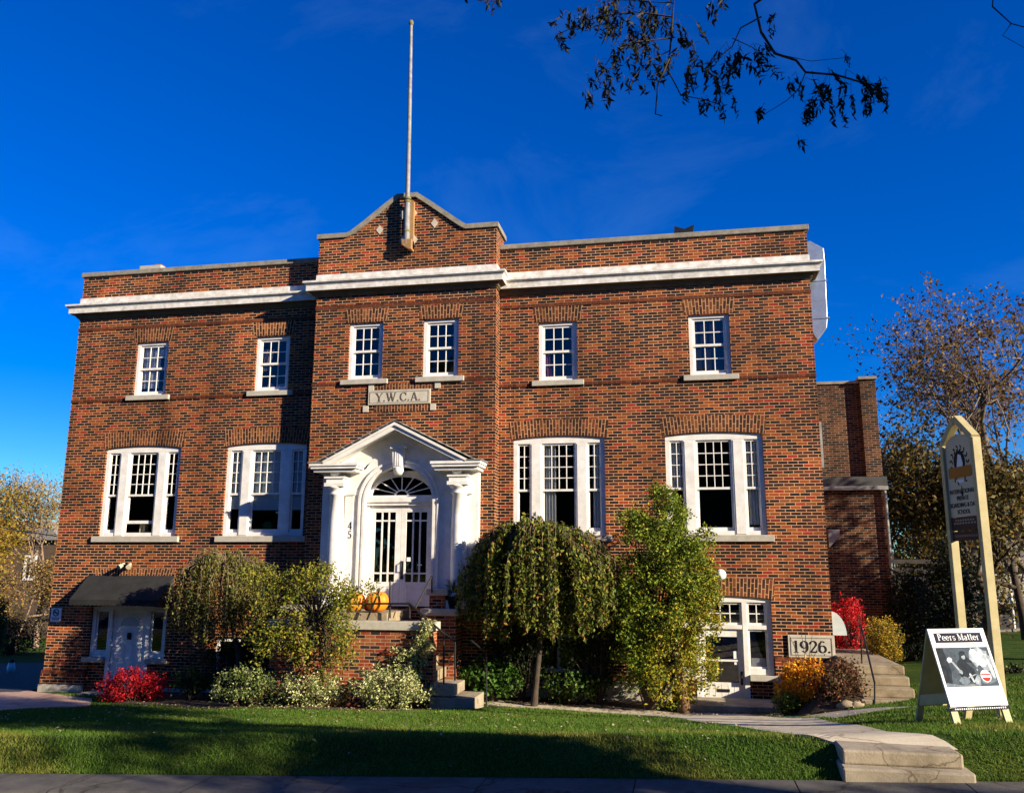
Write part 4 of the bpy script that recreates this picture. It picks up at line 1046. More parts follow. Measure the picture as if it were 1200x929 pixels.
b = MB(); b.prism([(p.x-.24,p.z-.16),(p.x+.2,p.z-.16),(p.x+.26,p.z+.10),(p.x+.02,p.z-.0),(p.x-.22,p.z+.09)], 20.35, 20.65); b.build('cowl', M_IRON, rv)
# flagpole
fp = thing('flagpole', 'tall bare flagpole bracketed to the brick gable over the entrance', 'flagpole', (-6.16, 18.40, 7.3))
b = MB(); b.tube([(-6.155,18.40,7.45),(-6.16,18.40,8.55)], [.075,.07], 14); b.tube([(-6.16,18.40,8.55),(-6.175,18.40,10.8),(-6.20,18.40,13.25)], [.055,.05,.04], 14); b.build('pole', noisy('weathered_pole_paint', (.13,.13,.13), (.30,.29,.28), 6, rough=.55, bump=.1), fp)
b = MB(); b.ball((-6.20,18.40,13.32), .06,.06,.085); b.build('finial', M_STEM, fp)
b = MB(); b.box(-6.10,-6.02,18.46,18.565,7.35,8.55); b.prism([(-6.25,7.42),(-6.07,7.30),(-6.02,7.30),(-6.02,7.55),(-6.25,7.55)], 18.33, 18.565)
b.build('bracket', noisy('rusty_bracket', (.20,.15,.09), (.42,.20,.05), 8, rough=.8, bump=.2), fp)
for z in (7.75, 8.5, 8.58):
    b = MB(); b.tube([(-6.16,18.40,z),(-6.16,18.40,z+.05)], .085, 14); b.build('collar', M_STEM, fp)
# rear wing of the building
rw = thing('rear_brick_wing', 'brick rear wing with flat roofs, coloured darker for tree shade, standing back beyond the right corner', 'building', (4.4, 26, -2.5))
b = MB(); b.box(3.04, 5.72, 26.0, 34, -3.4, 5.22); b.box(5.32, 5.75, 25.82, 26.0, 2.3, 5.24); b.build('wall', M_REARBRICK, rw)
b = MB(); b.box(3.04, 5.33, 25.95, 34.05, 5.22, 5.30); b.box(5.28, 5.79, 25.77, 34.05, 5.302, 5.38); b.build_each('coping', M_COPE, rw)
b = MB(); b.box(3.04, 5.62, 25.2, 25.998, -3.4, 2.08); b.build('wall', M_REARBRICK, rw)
b = MB(); b.box(3.04, 5.70, 25.12, 25.995, 2.14, 2.40); b.build('roof', M_ROOF, rw)
b = MB(); b.box(3.04, 5.70, 25.05, 25.2, 2.03, 2.135); b.build('gutter', M_GUTTER, rw)
b = MB(); b.tube([(5.60,25.12,2.05),(5.62,25.12,1.9),(5.62,25.12,-2.6)], .045, 10); b.build('downspout', M_GUTTER, rw)
b = MB(); b.box(4.05,4.35,25.05,25.2,.72,.95); b.prism([(4.05,.45),(4.3,.72),(4.05,.72)], 25.05, 25.2); b.box(4.12, 4.2, 25.93, 25.999, 2.75, 4.1); b.build_each('window_trim', M_GUTTER, rw)

# ------------------------------------------------------------------ porch, stairs, rails, pumpkins
po = thing('brick_porch', 'red brick porch wall and concrete stairs leading up to the white double doors', 'porch', (-6.2, 17.5, -2.8))
b = MB()
b.box(-8.35, -4.86, 16.92, 17.16, -3.3, -1.33)
b.box(-8.35, -8.11, 17.16, YB, -3.3, -1.1)
b.box(-5.36, -4.66, 17.9, 18.5, -3.3, -1.09); b.box(-5.28, -4.93, 18.0, 18.4, -.945, -.68)
b.box(-8.35, -7.3, 17.5, 17.72, -1.33, -1.05)
b.build('wall', M_PORCHBRICK, po)
b = MB()
b.box(-8.42, -4.80, 16.86, 17.22, -1.328, -1.16); b.box(-5.43, -4.60, 17.84, 18.55, -1.088, -.948); b.box(-5.34, -4.87, 17.95, 18.45, -.678, -.55); b.box(-8.42, -7.24, 17.44, 17.78, -1.048, -.90)
b.build_each('coping', M_SILL, po, bevel=.012)
xe = [-3.98,-4.38,-4.84,-5.02,-5.20,-5.38,-5.58,-5.92]
for i, x in enumerate(xe):
    z = -2.55+.22*i; b = MB()
    b.box(-4.86 if i < 2 else (-6.0 if i < 7 else -8.1), x, 16.72 if i < 2 else 17.165, 17.62 if i < 2 else (17.88 if i < 7 else YB), z-.2 if i else -3.1, z-.0)
    b.build('step', M_STEP if i > 1 else M_CONC, po, bevel=.012)

def rail(name, lab, paths, posts, r=.021):
    t = thing(name, lab, 'handrail', Vector(posts[0][0]) if posts else Vector(paths[0][0]), 'iron handrails of the steps')
    b = MB()
    for p in paths: b.tube(p, r, 8)
    b.build('rail', M_IRON, t)
    for a, c in posts:
        b = MB(); b.tube([a, c], r*.9, 8); b.build('post', M_IRON, t)
    return t
Yh = 16.80
rail('handrail', 'black iron handrail along the brick porch and down beside its stairs', [[W(406,707,17.0), W(480,707,17.0), W(520,742,Yh), W(534,751,Yh+.1)], [W(480,707,17.0), W(480,724,17.0)], [W(445,690,17.0), W(430,726,17.0)], [W(345,722,16.9), W(406,707,17.0)]],
     [(W(520,742,Yh), W(520,801,Yh)), (W(533,750,17.2), W(533,797,17.2)), (W(457,680,17.05), W(457,724,17.05)), (W(368,716,16.9), W(368,790,16.8))])
rail('handrail', 'short black iron handrail at the right of the pier by the doors', [[W(506,675,17.8), W(487,712,17.3)]], [(W(506,675,17.8), W(506,694,17.95))], r=.02)
g1, g2 = hit(570, 826), hit(579, 822)
rail('handrail', 'thin black handrail at the foot of the porch stairs', [[W(552,750,17.1), W(570,765,g1.y)], [W(565,752,g2.y), W(579,767,g2.y)]], [(W(570,765,g1.y), g1), (W(579,767,g2.y), g2)], r=.02)

def pumpkin(name, c, r, h, mat, lab, grp):
    t = thing(name, lab, 'pumpkin', c, grp)
    b = MB(); n, m = 40, 14; pts = []
    for j in range(m+1):
        v = math.pi*j/m
        for k in range(n):
            a = 2*math.pi*k/n; rr = r*(1-.09*abs(math.cos(a*5)))*math.sin(v)**.8
            dip = -.10*h*math.exp(-(math.sin(v)/.35)**2)*(1 if v > 1.57 else -.5)
            pts.append((c[0]+rr*math.cos(a), c[1]+rr*math.sin(a), c[2]+h/2-math.cos(v)*h/2+dip))
    b.add(pts, [(j*n+k, j*n+(k+1)%n, (j+1)*n+(k+1)%n, (j+1)*n+k) for j in range(m) for k in range(n)], True)
    b.build('skin', mat, t)
    b = MB(); b.tube([(c[0],c[1],c[2]+h*.88),(c[0]+.01,c[1],c[2]+h*1.02),(c[0]+.05,c[1],c[2]+h*1.12)], [.035,.024,.02], 7); b.build('stem', M_STEM, t)
zfl = -2.55+.22*7
pumpkin('pumpkin', (-6.70, 17.33, zfl), .225, .42, M_PUMP, 'bright orange pumpkin, left of the two large ones on the porch', 'pumpkins on the porch')
pumpkin('pumpkin', (-6.22, 17.36, zfl), .24, .44, M_PUMP, 'bright orange pumpkin, right of the two large ones by the doors', 'pumpkins on the porch')
pumpkin('pumpkin', (-6.47, 17.62, zfl), .15, .28, M_PUMPR, 'small deep red pumpkin squeezed between the two large orange ones', 'pumpkins on the porch')

# ------------------------------------------------------------------ steps in the lawn
def bank():
    b = MB(); xs_ = np.linspace(1.95, b0.x+.03, 7); ys_ = np.linspace(16.15, 21, 14); pts = []
    for y in ys_:
        for x in xs_:
            t = (x-xs_[0])/(xs_[-1]-xs_[0]); u = min(max((y-16.15)/1.0, 0), 1)
            top = b0.z+.60*u
            z = G(x, y)+.03 if t == 0 else G(x, y)*(1-t**.8)+max(top, G(x, y))*t**.8
            pts.append((x, y, z+.03*math.sin(x*9+y*5)*t*(1-t)))
    b.add(pts, [(j*7+i, j*7+i+1, (j+1)*7+i+1, (j+1)*7+i) for j in range(13) for i in range(6)], True)
    structure(b.build('soil_bank', M_SOIL, None, fixn=False))
def steps(name, lab, x0, x1, y0, tread, z0, riser, n, deep, mat, skew=0):
    t = thing(name, lab, 'steps', ((x0+x1)/2, y0, z0))
    for i in range(n):
        b = MB(); ya = y0+tread*i
        zt = z0+riser*(i+1)
        b.box(x0-(.03 if i == 0 else 0), x1+(.05 if i == 0 else 0), ya, y0+tread*n+deep, zt-riser-(.25 if i == 0 else 0), zt)
        b.build('step', mat, t, bevel=.02)
    return t
bt = W(1065, 916, YK); steps('lawn_steps', 'two worn concrete steps rising from the sidewalk to the lawn path', 1.47, 2.55, YK-.02, .16, bt.z-.03, .132, 2, .36, M_CONC)
b0 = W(1012, 829, 16.3)
steps('side_steps', 'concrete steps climbing beside the building behind the orange shrub', b0.x, b0.x+.92, b0.y, .30, b0.z-.02, .158, 4, 3.0, M_STEP)
bank()
pa = W(1025, 800, b0.y+.05); pb = W(1009, 732, b0.y+1.2)
rail('handrail', 'slim black handrail up the concrete steps right of the orange shrub', [[pb, pa]], [(pa, W(1025, 830, b0.y-.02)), (pb, W(1010, 783, b0.y+1.2))], r=.017)

# ------------------------------------------------------------------ signs on the lawn
sg = thing('sandwich_board', 'white folding sandwich board reading Peers Matter on the lawn', 'sign', hit(1125, 846))
wd = .80; SPR = .35; HT = 1.05
ux = Vector((.911, .411, 0)); bk = Vector((-.411, .911, 0))    # along the hinge; towards the back panel
fa = hit(1120, 849); fb = fa+ux*wd; fb.z = G(fb.x, fb.y)
base = (fa+fb)/2
topc = base+bk*SPR+Vector((0,0,HT))
up = (topc-base).normalized(); nrm = ux.cross(up).normalized()
if nrm.dot(bk) > 0: nrm = -nrm
def SP(u, v, o=0): return base+ux*u*wd+up*v+nrm*o       # u -.5...5, v along the slope
H = (topc-base).length
b = MB(); b.obox(base+up*(H/2+.10), ux*wd/2, nrm*.009, up*(H/2-.10)); b.build('front_panel', M_POSTER, sg)
for s in (-.5, .5):
    b = MB(); b.obox(base+ux*(s*(wd-.09))+up*.13-nrm*.026, ux*.045, nrm*.016, up*.13); b.build('leg', M_CREAM, sg)
base2 = base+bk*SPR*2; base2.z = G(base2.x, base2.y)-.01
up2 = (topc-base2).normalized(); H2 = (topc-base2).length; nrm2 = ux.cross(up2).normalized()
b = MB(); b.obox(base2+up2*(H2/2+.11), ux*wd/2, nrm2*.009, up2*(H2/2-.115)); b.build('back_panel', M_CREAM, sg)
for s in (-.5, .5):
    b = MB(); b.obox(base2+ux*(s*(wd-.09))+up2*.11, ux*.045, nrm2*.014, up2*.12); b.build('leg', M_CREAM, sg)
b = MB(); a = base+ux*(-.48*wd)+up*.30-nrm*.02; c = base2+ux*(-.48*wd)+up2*.30+nrm2*.0
b.obox((a+c)/2, (c-a)/2, ux*.008, Vector((0,0,.06))); b.build('brace', M_CREAM, sg)
def patch(b, u0, u1, v0, v1, o=.0105):
    p = [SP(u0, v0), SP(u1, v0), SP(u1, v1), SP(u0, v1)]
    b.add([q+nrm*o for q in p]+[q+nrm*(.0092) for q in p], [(0,1,2,3),(0,4,5,1),(1,5,6,2),(2,6,7,3),(3,7,4,0)])
def poly_patch(b, pts, o):
    p = [SP(u, v)+nrm*o for u, v in pts]; b.face(p)
b = MB(); patch(b, -.42, .42, H-.170, H-.052); hd = b.build('header', M_INK, sg)
lettering('Peers Matter', SP(0, H-.142, .0112), ux, up, .078, M_POSTER, hd, depth=.0015, sx=1.05, space=.05)
b = MB(); patch(b, -.46, .46, .42, .88); ph = b.build('photograph', plain('photo_grey', (.055,.075,.095), .5), sg)
G1, G2, G3, G4 = plain('photo_dark', (.016,.02,.026), .5), plain('photo_light', (.55,.58,.6), .5), plain('photo_mid', (.17,.20,.22), .5), plain('badge_red', (.55,.03,.03), .5)
def circ(cu, cv, r, n=18, a0=0, a1=360): return [(cu+r/wd*math.cos(math.radians(a0+(a1-a0)*k/n)), cv+r*math.sin(math.radians(a0+(a1-a0)*k/n))) for k in range(n+(0 if a1-a0 == 360 else 1))]
def ell(cu, cv, ru, rv, rot=0, n=22, wob=.0, sd=0):
    r_ = np.random.default_rng(sd); out = []
    for k in range(n):
        a_ = 2*math.pi*k/n; q_ = 1+wob*r_.uniform(-1, 1); x_, y_ = ru*q_*math.cos(a_), rv*q_*math.sin(a_)
        out.append((cu+x_*math.cos(rot)-y_*math.sin(rot), cv+x_*math.sin(rot)+y_*math.cos(rot)))
    return out
def toned(name, c): return noisy(name, tuple(k*.55 for k in c), tuple(min(1, k*1.5) for k in c), scale=16, rough=.85, bump=0, spec=.1, detail=8)
TN_ = [toned('photo_black', (.022,.028,.036)), toned('photo_deep', (.055,.07,.09)), toned('photo_slate', (.13,.16,.19)), toned('photo_grey_tone', (.26,.30,.34)), toned('photo_pale', (.42,.46,.5)), toned('photo_bright', (.62,.66,.7))]
shapes = [  # tone, polygon
 (1, [(-.46,.42),(-.10,.42),(-.16,.88),(-.46,.88)]), (0, [(-.46,.42),(-.36,.42),(-.30,.60),(-.34,.88),(-.46,.88)]),
 (3, ell(.26,.72,.19,.15,0,26,.12,1)), (4, ell(.27,.74,.13,.10,0,24,.18,2)), (5, ell(.20,.80,.09,.055,-.5,20,.25,3)), (5, ell(.28,.70,.06,.05,0,16,.3,4)),
 (2, ell(.30,.52,.16,.07,0,20,.15,5)), (3, ell(.10,.50,.06,.07,.2,18,.1,6)),
 (0, [(-.14,.50),(-.18,.62),(-.16,.70),(-.10,.74),(-.08,.79),(-.03,.82),(.02,.80),(.04,.76),(.10,.72),(.14,.66),(.10,.60),(.12,.55),(.04,.48),(-.06,.46)]),
 (3, ell(-.02,.765,.032,.030,0,14,.1,7)), (0, ell(-.03,.805,.06,.028,.15,14,.1,8)), (1, [(.00,.70),(.12,.69),(.17,.63),(.13,.61),(.06,.65)]),
 (4, ell(-.28,.73,.045,.032,.4,16,.15,9)), (5, ell(-.29,.74,.022,.017,.4,12,.2,10)), (3, [(-.26,.71),(-.22,.71),(-.13,.60),(-.16,.585)]), (3, ell(-.14,.59,.03,.025,0,10,.2,11)),
 (2, ell(-.12,.49,.09,.05,.1,18,.15,12)), (4, ell(.02,.52,.018,.06,.35,14,.1,13)), (3, [(-.04,.53),(.10,.565),(.11,.555),(-.03,.518)]), (1, ell(.22,.60,.05,.06,.3,16,.2,14)),
 (2, [(-.46,.42),(.10,.42),(.02,.45),(-.2,.44),(-.46,.47)]), (4, ell(.40,.62,.03,.10,.2,14,.3,15))]
for k_, (tn, pts_) in enumerate(shapes):
    b = MB(); poly_patch(b, [(max(-.459, min(.459, u_)), max(.421, min(.879, v_))) for u_, v_ in pts_], .0108+.00006*k_); b.build('photo_tone', TN_[tn], ph, fixn=False)
b = MB(); poly_patch(b, circ(.27,.535,.072), .0130); bd = b.build('badge', M_POSTER, ph, fixn=False)
b = MB(); poly_patch(b, circ(.27,.535,.062,14,195,345), .0134); poly_patch(b, [(.19,.545),(.35,.545),(.35,.562),(.19,.562)], .0134); b.build('badge_band', G4, ph, fixn=False)
b = MB()
for k in range(9): 
    u1 = [.36,.30,.38,.20,.33,.27,.36,.31,.16][k]
    patch(b, -.34, u1, .385-.022*k, .391-.022*k, .0102)
patch(b, -.40, .38, H-.196, H-.188, .0102)
b.build('small_print', plain('print_grey', (.22,.22,.24), .6), sg)
b = MB(); patch(b, -.5, .5, .155, .190, .0105); st_ = b.build('address_strip', M_INK, sg)
b = MB()
for k in range(24):
    u = -.44+k*.0375; patch(b, u, u+.020, .165, .180, .0112)
b.build('strip_lettering', M_POSTER, st_)

# tall post sign
ps = thing('post_sign', 'tall cream pointed post sign with school emblem, turned edge on beside the sandwich board', 'sign', hit(1160, 842))
pr = hit(1178, 839); pl_ = pr
prT = W(1145, 505, pr.y); 
dirp = Vector((.197, -.981, 0)).normalized()
nrmS = Vector((-.981, -.197, 0)).normalized()
SW = .82
R0 = Vector((pr.x-.03, pr.y, G(pr.x, pr.y)-.05)); L0 = R0-dirp*SW; L0.z = G(L0.x, L0.y)-.05
zt = W(1145, 512, R0.y).z
def board(b, p, q, wdt=.056, th=.045):
    p, q = Vector(p), Vector(q); ax = (q-p)/2; t = ax.normalized(); side = nrmS; w2 = t.cross(side).normalized()
    b.obox((p+q)/2, ax, side*wdt, w2*th)
for P0 in (L0, R0):
    b = MB(); board(b, P0, (P0.x, P0.y, zt)); b.build('post', M_CREAM, ps, bevel=.006)
ap = (R0+L0)/2; apex = Vector((ap.x, ap.y, zt+.33))
for P0 in (L0, R0):
    b = MB(); q = Vector((P0.x, P0.y, zt)); board(b, q, apex, .0555, .045); b.build('gable_board', M_CREAM, ps, bevel=.006)
def Q(u, z, o=.0): return Vector((ap.x, ap.y, 0))+dirp*u+nrmS*o+Vector((0,0,z))
hw = SW/2-.046
def spoly(b, pts, o0, o1):
    n = len(pts); f = [Q(u, z, o1) for u, z in pts]; k = [Q(u, z, o0) for u, z in pts]
    b.add(f+k, [tuple(range(n)), tuple(reversed(range(n, 2*n)))]+[(i, (i+1)%n, (i+1)%n+n, i+n) for i in range(n)])
ym = R0.y-dirp.y*SW*.5
zb_, zm_ = W(1130, 633, ym).z, W(1128, 605, ym).z
ztp = zt+.02
b = MB(); spoly(b, [(-hw, zm_), (hw, zm_), (hw, ztp-.12)]+[(hw*math.cos(math.pi*k/12), ztp-.12+.20*math.sin(math.pi*k/12)) for k in range(1, 12)]+[(-hw, ztp-.12)], -.02, .02); bdp = b.build('panel', M_SIGNP, ps)
b = MB(); spoly(b, [(-hw, zb_+.14), (hw, zb_+.14), (hw, zm_-.005), (-hw, zm_-.005)], -.02, .02); lp = b.build('lower_panel', M_BROWN, ps)
b = MB(); spoly(b, [(-hw, zb_-.0), (hw, zb_-.0), (hw, zb_+.13), (-hw, zb_+.13)], -.02, .02); lp2 = b.build('lower_panel', M_BROWN, ps)
zc = W(1130, 545, ym).z; er = .22; zt0 = W(1130, 571, ym).z
b = MB(); 
for k in range(15):
    a = math.radians(-60+300*k/14); 
    a = math.radians(-90+25+310*k/14)
    c = (er*math.cos(a), zc+er*1.1*math.sin(a)); t = (-math.sin(a), math.cos(a))
    for s in (-1, 1):
        d = (t[0]*.8+s*math.cos(a)*.6, t[1]*.8+s*math.sin(a)*.6); e = (c[0]+d[0]*.075, c[1]+d[1]*.075); m = (-d[1]*.016, d[0]*.016)
        spoly(b, [c, ((c[0]+e[0])/2+m[0], (c[1]+e[1])/2+m[1]), e, ((c[0]+e[0])/2-m[0], (c[1]+e[1])/2-m[1])], .0201, .0225)
spoly(b, [(.15*math.cos(k*.314), zc+.05+.16*math.sin(k*.314)) for k in range(20)], .0203, .0230)
spoly(b, [(-.03, zc-.40), (.0, zc-.44), (.03, zc-.40), (0, zc-.28)], .0203, .0230)
b.build('emblem_wreath', plain('emblem_brown', (.03,.022,.02), .6), bdp)
b = MB(); spoly(b, [(-.02, zc+.16), (.05, zc+.14), (.09, zc+.02), (.07, zc-.06), (-.09, zc-.06), (-.06, zc+.04)], .0228, .0245); spoly(b, [(.09*math.cos(math.pi+k*.314), zc-.20+.05*math.sin(math.pi+k*.314)) for k in range(11)], .0228, .0245); b.build('emblem_figure', M_POSTER, bdp)
b = MB(); spoly(b, [(-.30, zc-.17), (.30, zc-.17), (.30, zc-.02), (-.30, zc-.02)], .0250, .0290); b.build('emblem_band', M_TERRA, bdp)
hh = zt0-zm_
for i, tx in enumerate(('INTERNATIONAL', 'PRIVATE', 'BOARDING & DAY', 'SCHOOL')):
    plain_text(tx, Q(0, zt0-hh*(.20+.235*i), .0202), dirp, (0,0,1), hh*.22, M_BLACKINK, bdp, sx=.95)
b = MB()
for i, (u, z) in enumerate(((.26, zm_-.06), (.30, zm_-.10))):
    for k in range(8): spoly(b, [(-u+k*u/4, z), (-u+k*u/4+u*.17, z), (-u+k*u/4+u*.17, z+.025), (-u+k*u/4, z+.025)], .0201, .0222)
b.build('faded_lettering', plain('faded_cream', (.30,.25,.2), .7), lp)
b = MB()
for k in range(10): spoly(b, [(-.30+k*.06, zb_+.05), (-.255+k*.06, zb_+.05), (-.255+k*.06, zb_+.08), (-.30+k*.06, zb_+.08)], .0201, .0222)
b.build('faded_lettering', plain('faded_tan', (.22,.15,.11), .7), lp2)

# ------------------------------------------------------------------ foliage
RNG = np.random.default_rng(7)
def leaf_mesh(name, P, size, cols, parent=None, mat=None, aspect=.55, nrm_bias=None, bias=.0, sizej=.35, dirs=None, fold=.25, seed=0):
    """one mesh of many small folded leaves; cols = [(rgb, weight)]"""
    r = np.random.default_rng(seed+len(P)); n = len(P); P = np.asarray(P, float)
    nv = r.normal(size=(n, 3)); nv /= np.linalg.norm(nv, axis=1)[:, None]
    if nrm_bias is not None: nv = nv*(1-bias)+np.asarray(nrm_bias)*bias; nv /= np.linalg.norm(nv, axis=1)[:, None]
    t = r.normal(size=(n, 3)) if dirs is None else np.asarray(dirs)+.35*r.normal(size=(n, 3))
    t -= nv*np.sum(t*nv, 1)[:, None]; t /= np.linalg.norm(t, axis=1)[:, None]+1e-9
    s = np.cross(nv, t)
    L = size*(1+sizej*r.uniform(-1, 1, n)); Wd = L*aspect
    L = L[:, None]; Wd = Wd[:, None]
    a = P-t*L/2; c = P+t*L/2; m1 = P+s*Wd/2+nv*Wd*fold-t*L*.08; m2 = P-s*Wd/2+nv*Wd*fold-t*L*.08
    V = np.stack([a, m1, c, m2], 1).reshape(-1, 3)
    idx = np.arange(n)*4
    Fc = np.concatenate([np.stack([idx, idx+1, idx+2], 1), np.stack([idx, idx+2, idx+3], 1)])
    me = bpy.data.meshes.new(name)
    me.vertices.add(len(V)); me.vertices.foreach_set('co', V.astype(np.float32).ravel())
    me.loops.add(Fc.size); me.loops.foreach_set('vertex_index', Fc.astype(np.int32).ravel())
    me.polygons.add(len(Fc)); me.polygons.foreach_set('loop_start', (np.arange(len(Fc))*3).astype(np.int32))
    try: me.polygons.foreach_set('loop_total', np.full(len(Fc), 3, np.int32))
    except Exception: pass
    me.update(calc_edges=True)
    cs = np.array([c for c, w in cols]); wt = np.array([w for c, w in cols], float)
    pick = r.choice(len(cols), n, p=wt/wt.sum()); col = cs[pick]*(1+.35*r.uniform(-1, 1, (n, 1)))
    col = np.clip(col, 0, 1); ca = np.ones((n, 4)); ca[:, :3] = col
    at = me.color_attributes.new('leaf', 'FLOAT_COLOR', 'POINT'); at.data.foreach_set('color', np.repeat(ca, 4, 0).astype(np.float32).ravel())
    me.materials.append(mat or M_LEAF)
    o = bpy.data.objects.new(name, me); C.objects.link(o)
    if parent is not None: o.parent = parent; o.matrix_parent_inverse = Matrix.Translation(-parent_loc(parent))
    return o
def clumps(rng, c, rad, nc, per, spread, shell=.55, low=None):
    """leaf points gathered in clumps through an ellipsoid"""
    out = []
    for i in range(nc):
        d = rng.normal(size=3); d /= np.linalg.norm(d); rr = rng.uniform(shell, 1.0)
        p = np.array(c)+d*np.array(rad)*rr
        if low is not None and p[2] < low: p[2] = low+rng.uniform(0, .15)
        out.append(p+rng.normal(size=(per, 3))*spread)
    return np.concatenate(out)
def stems(name, base, tips, r0, r1, mat, parent, n=5, bow_=.15, rng=None):
    b = MB(); base = Vector(base)
    for t in tips:
        t = Vector(t); k = [base.lerp(t, s)+Vector((0, 0, bow_*math.sin(math.pi*s)))+Vector(tuple((rng or RNG).normal(size=3)*.03*math.sin(math.pi*s))) for s in (0, .25, .5, .75, 1)]
        b.tube(k, [r0, r0*.8+r1*.2, (r0+r1)/2, r0*.25+r1*.75, r1], n, False)
    return b.build(name, mat, parent, fixn=False)

GRN = [((.030,.060,.010), 3), ((.055,.085,.012), 3), ((.09,.11,.016), 2), ((.15,.14,.02), 1)]
def weeping(name, lab, px0, px1, pytop, pybot, y, ntr, cols, trunk_px, seed, nst=520, lsize=.062):
    rng = np.random.default_rng(seed)
    a, c = W(px0, pytop, y), W(px1, pytop, y); cx = (a.x+c.x)/2; R = (c.x-a.x)/2; zt = W((px0+px1)/2, pytop, y).z; zb = W((px0+px1)/2, pybot, y).z
    gz = G(cx, y); t = thing(name, lab, 'tree', (cx, y, gz))
    top = Vector((cx, y, zt-.35))
    b = MB(); f = Vector(hit(*trunk_px)); f.z -= .1
    f = Vector((W(trunk_px[0], 700, y).x, y, gz-.1))
    b.tube([f, f.lerp(top, .15)+Vector((.03,0,0)), f.lerp(top, .4)+Vector((.09,0,0)), f.lerp(top, .7)+Vector((-.02,0,0)), top], [.085,.06,.055,.05,.04], 9)
    P = []; D = []; tw = MB()
    for i in range(nst):
        th = rng.uniform(0, 2*math.pi); rr = R*rng.uniform(.02, 1)**.38*rng.uniform(.84, 1.08)*(1+.10*math.sin(2*th+seed)+.07*math.sin(5*th+1.7*seed))
        hx, hy = math.cos(th)*rr, math.sin(th)*rr*.55
        lob = 1+.16*math.sin(th*3+seed)+.10*math.sin(th*5+2*seed)
        zc_ = zt-.06-(zt-zb)*.28*(rr/R)**4.0*lob+rng.normal()*.10+.18*math.exp(-((hx+.10*R)/(.28*R))**2)-.10*math.exp(-((hx-.45*R)/(.16*R))**2)
        zend = zb+(.10*math.sin(th*4+seed)+rng.uniform(-.06, .36)*rng.uniform(.1, 1))*(zt-zb)
        hang = max(zc_-zend, .15)
        pts = []
        for s in np.linspace(0, 1, 5): pts.append(Vector((cx+hx*s, y+hy*s, top.z+(zc_-top.z)*s**1.2+.22*math.sin(math.pi*s))))
        for s in np.linspace(.15, 1, 6): pts.append(Vector((cx+hx*(1+.05*s)+rng.normal()*.02, y+hy*(1+.05*s), zc_-hang*s)))
        if i % 3 == 0: tw.tube(pts, [.010,.008,.007,.006,.005,.004,.004,.003,.003,.003,.002], 4, False)
        if math.sin(7*th+seed) > .82 and rr > .5*R: continue
        hang *= 1.25 if rng.uniform() < .08 else 1
        nl = int(8+hang*52)
        for k in range(nl):
            s = rng.uniform(0, 1); q = pts[5]+(pts[-1]-pts[5])*s if k % 4 else pts[3].lerp(pts[5], s)
            P.append((q.x+rng.normal()*.032, q.y+rng.normal()*.032, q.z+rng.normal()*.03)); D.append((rng.normal()*.3, rng.normal()*.3, -1))
    b.build('trunk', M_BARK, t); tw.build('branches', M_TWIG, t, fixn=False)
    leaf_mesh('crown', P, lsize, cols, t, dirs=D, seed=seed)
    return t
weeping('weeping_tree', 'small weeping tree with curtain-like drooping leaves right of the porch stairs', 546, 720, 617, 738, 17.8, 0, [((.09,.13,.018),3),((.17,.19,.025),3),((.26,.24,.03),2),((.30,.15,.04),1),((.03,.04,.01),2)], (625, 800), 3, 430, .088)
weeping('weeping_tree', 'weeping tree with bare drooping twigs at the left of the porch', 206, 328, 652, 742, 17.7, 0, [((.12,.13,.022),3),((.19,.18,.035),2),((.05,.06,.014),2),((.24,.15,.05),1)], (290, 810), 5, 230, .062)

def bush(name, lab, cat, px0, px1, py0, py1, y, cols, nc, per, spread, size, seed, depth=None, shell=.45, mat=None, stem=M_BARK, group=None, aspect=.55, core=True):
    rng = np.random.default_rng(seed)
    a = W(px0, (py0+py1)/2, y); c = W(px1, (py0+py1)/2, y); zt = W((px0+px1)/2, py0, y).z; zb = W((px0+px1)/2, py1, y).z
    cx = (a.x+c.x)/2; rx = (c.x-a.x)/2; rz = (zt-zb)/2; ry = depth or rx*.8; gz = G(cx, y)
    t = thing(name, lab, cat, (cx, y, gz), group)
    P = clumps(rng, (cx, y, (zt+zb)/2), (rx*.93, ry*.93, rz*.93), nc, per, spread, shell)
    P = P[P[:, 2] > gz-.02]; P = P[P[:, 1] < 18.93] if y < 19 else P
    leaf_mesh('foliage', P, size, cols, t, seed=seed, mat=mat, aspect=aspect)
    k = rng.choice(len(P), min(36, len(P)), replace=False)
    stems('stems', (cx, y, gz-.05), [P[i] for i in k], .022, .005, stem, t, 4, .05, rng)
    return t, P
# tall leafy shrub between the big window and the lower door: stacked irregular masses
rng = np.random.default_rng(11)
tb_ = thing('tall_shrub', 'tall loose green and yellow shrub reaching the right big window', 'shrub', (-.6, 18.0, G(-.6, 18)))
P = []
for (px, py, rx, rz, nc) in ((780,610,26,40,40),(800,650,34,45,70),(760,640,36,44,60),(775,700,50,50,110),(800,730,42,50,100),(750,740,34,55,80),(780,780,56,38,110),(815,690,28,34,36),(735,690,22,50,36),(778,584,12,20,12),(822,640,14,18,10),(742,612,22,18,14),(838,700,12,16,8)):
    c = W(px, py, 17.95); sc = 17.95/F_PX*1.03
    P.append(clumps(rng, c, (rx*sc, min(rx*sc, .75), rz*sc), nc, 64, .085, .35))
P = np.concatenate(P); gz = G(-.6, 18); P = P[(P[:, 2] > gz) & (P[:, 1] < 18.92)]
pxm = P[:, 0]*1.0
yel = (P[:, 2]+P[:, 0]*-.9 < rng.normal(size=len(P))*.5-1.0) & (rng.uniform(size=len(P)) < .75) & (P[:, 0] > -.75)
leaf_mesh('foliage', P[~yel], .062, [((.08,.13,.012),3),((.15,.21,.018),3),((.23,.26,.02),2),((.32,.29,.025),1)], tb_, seed=11)
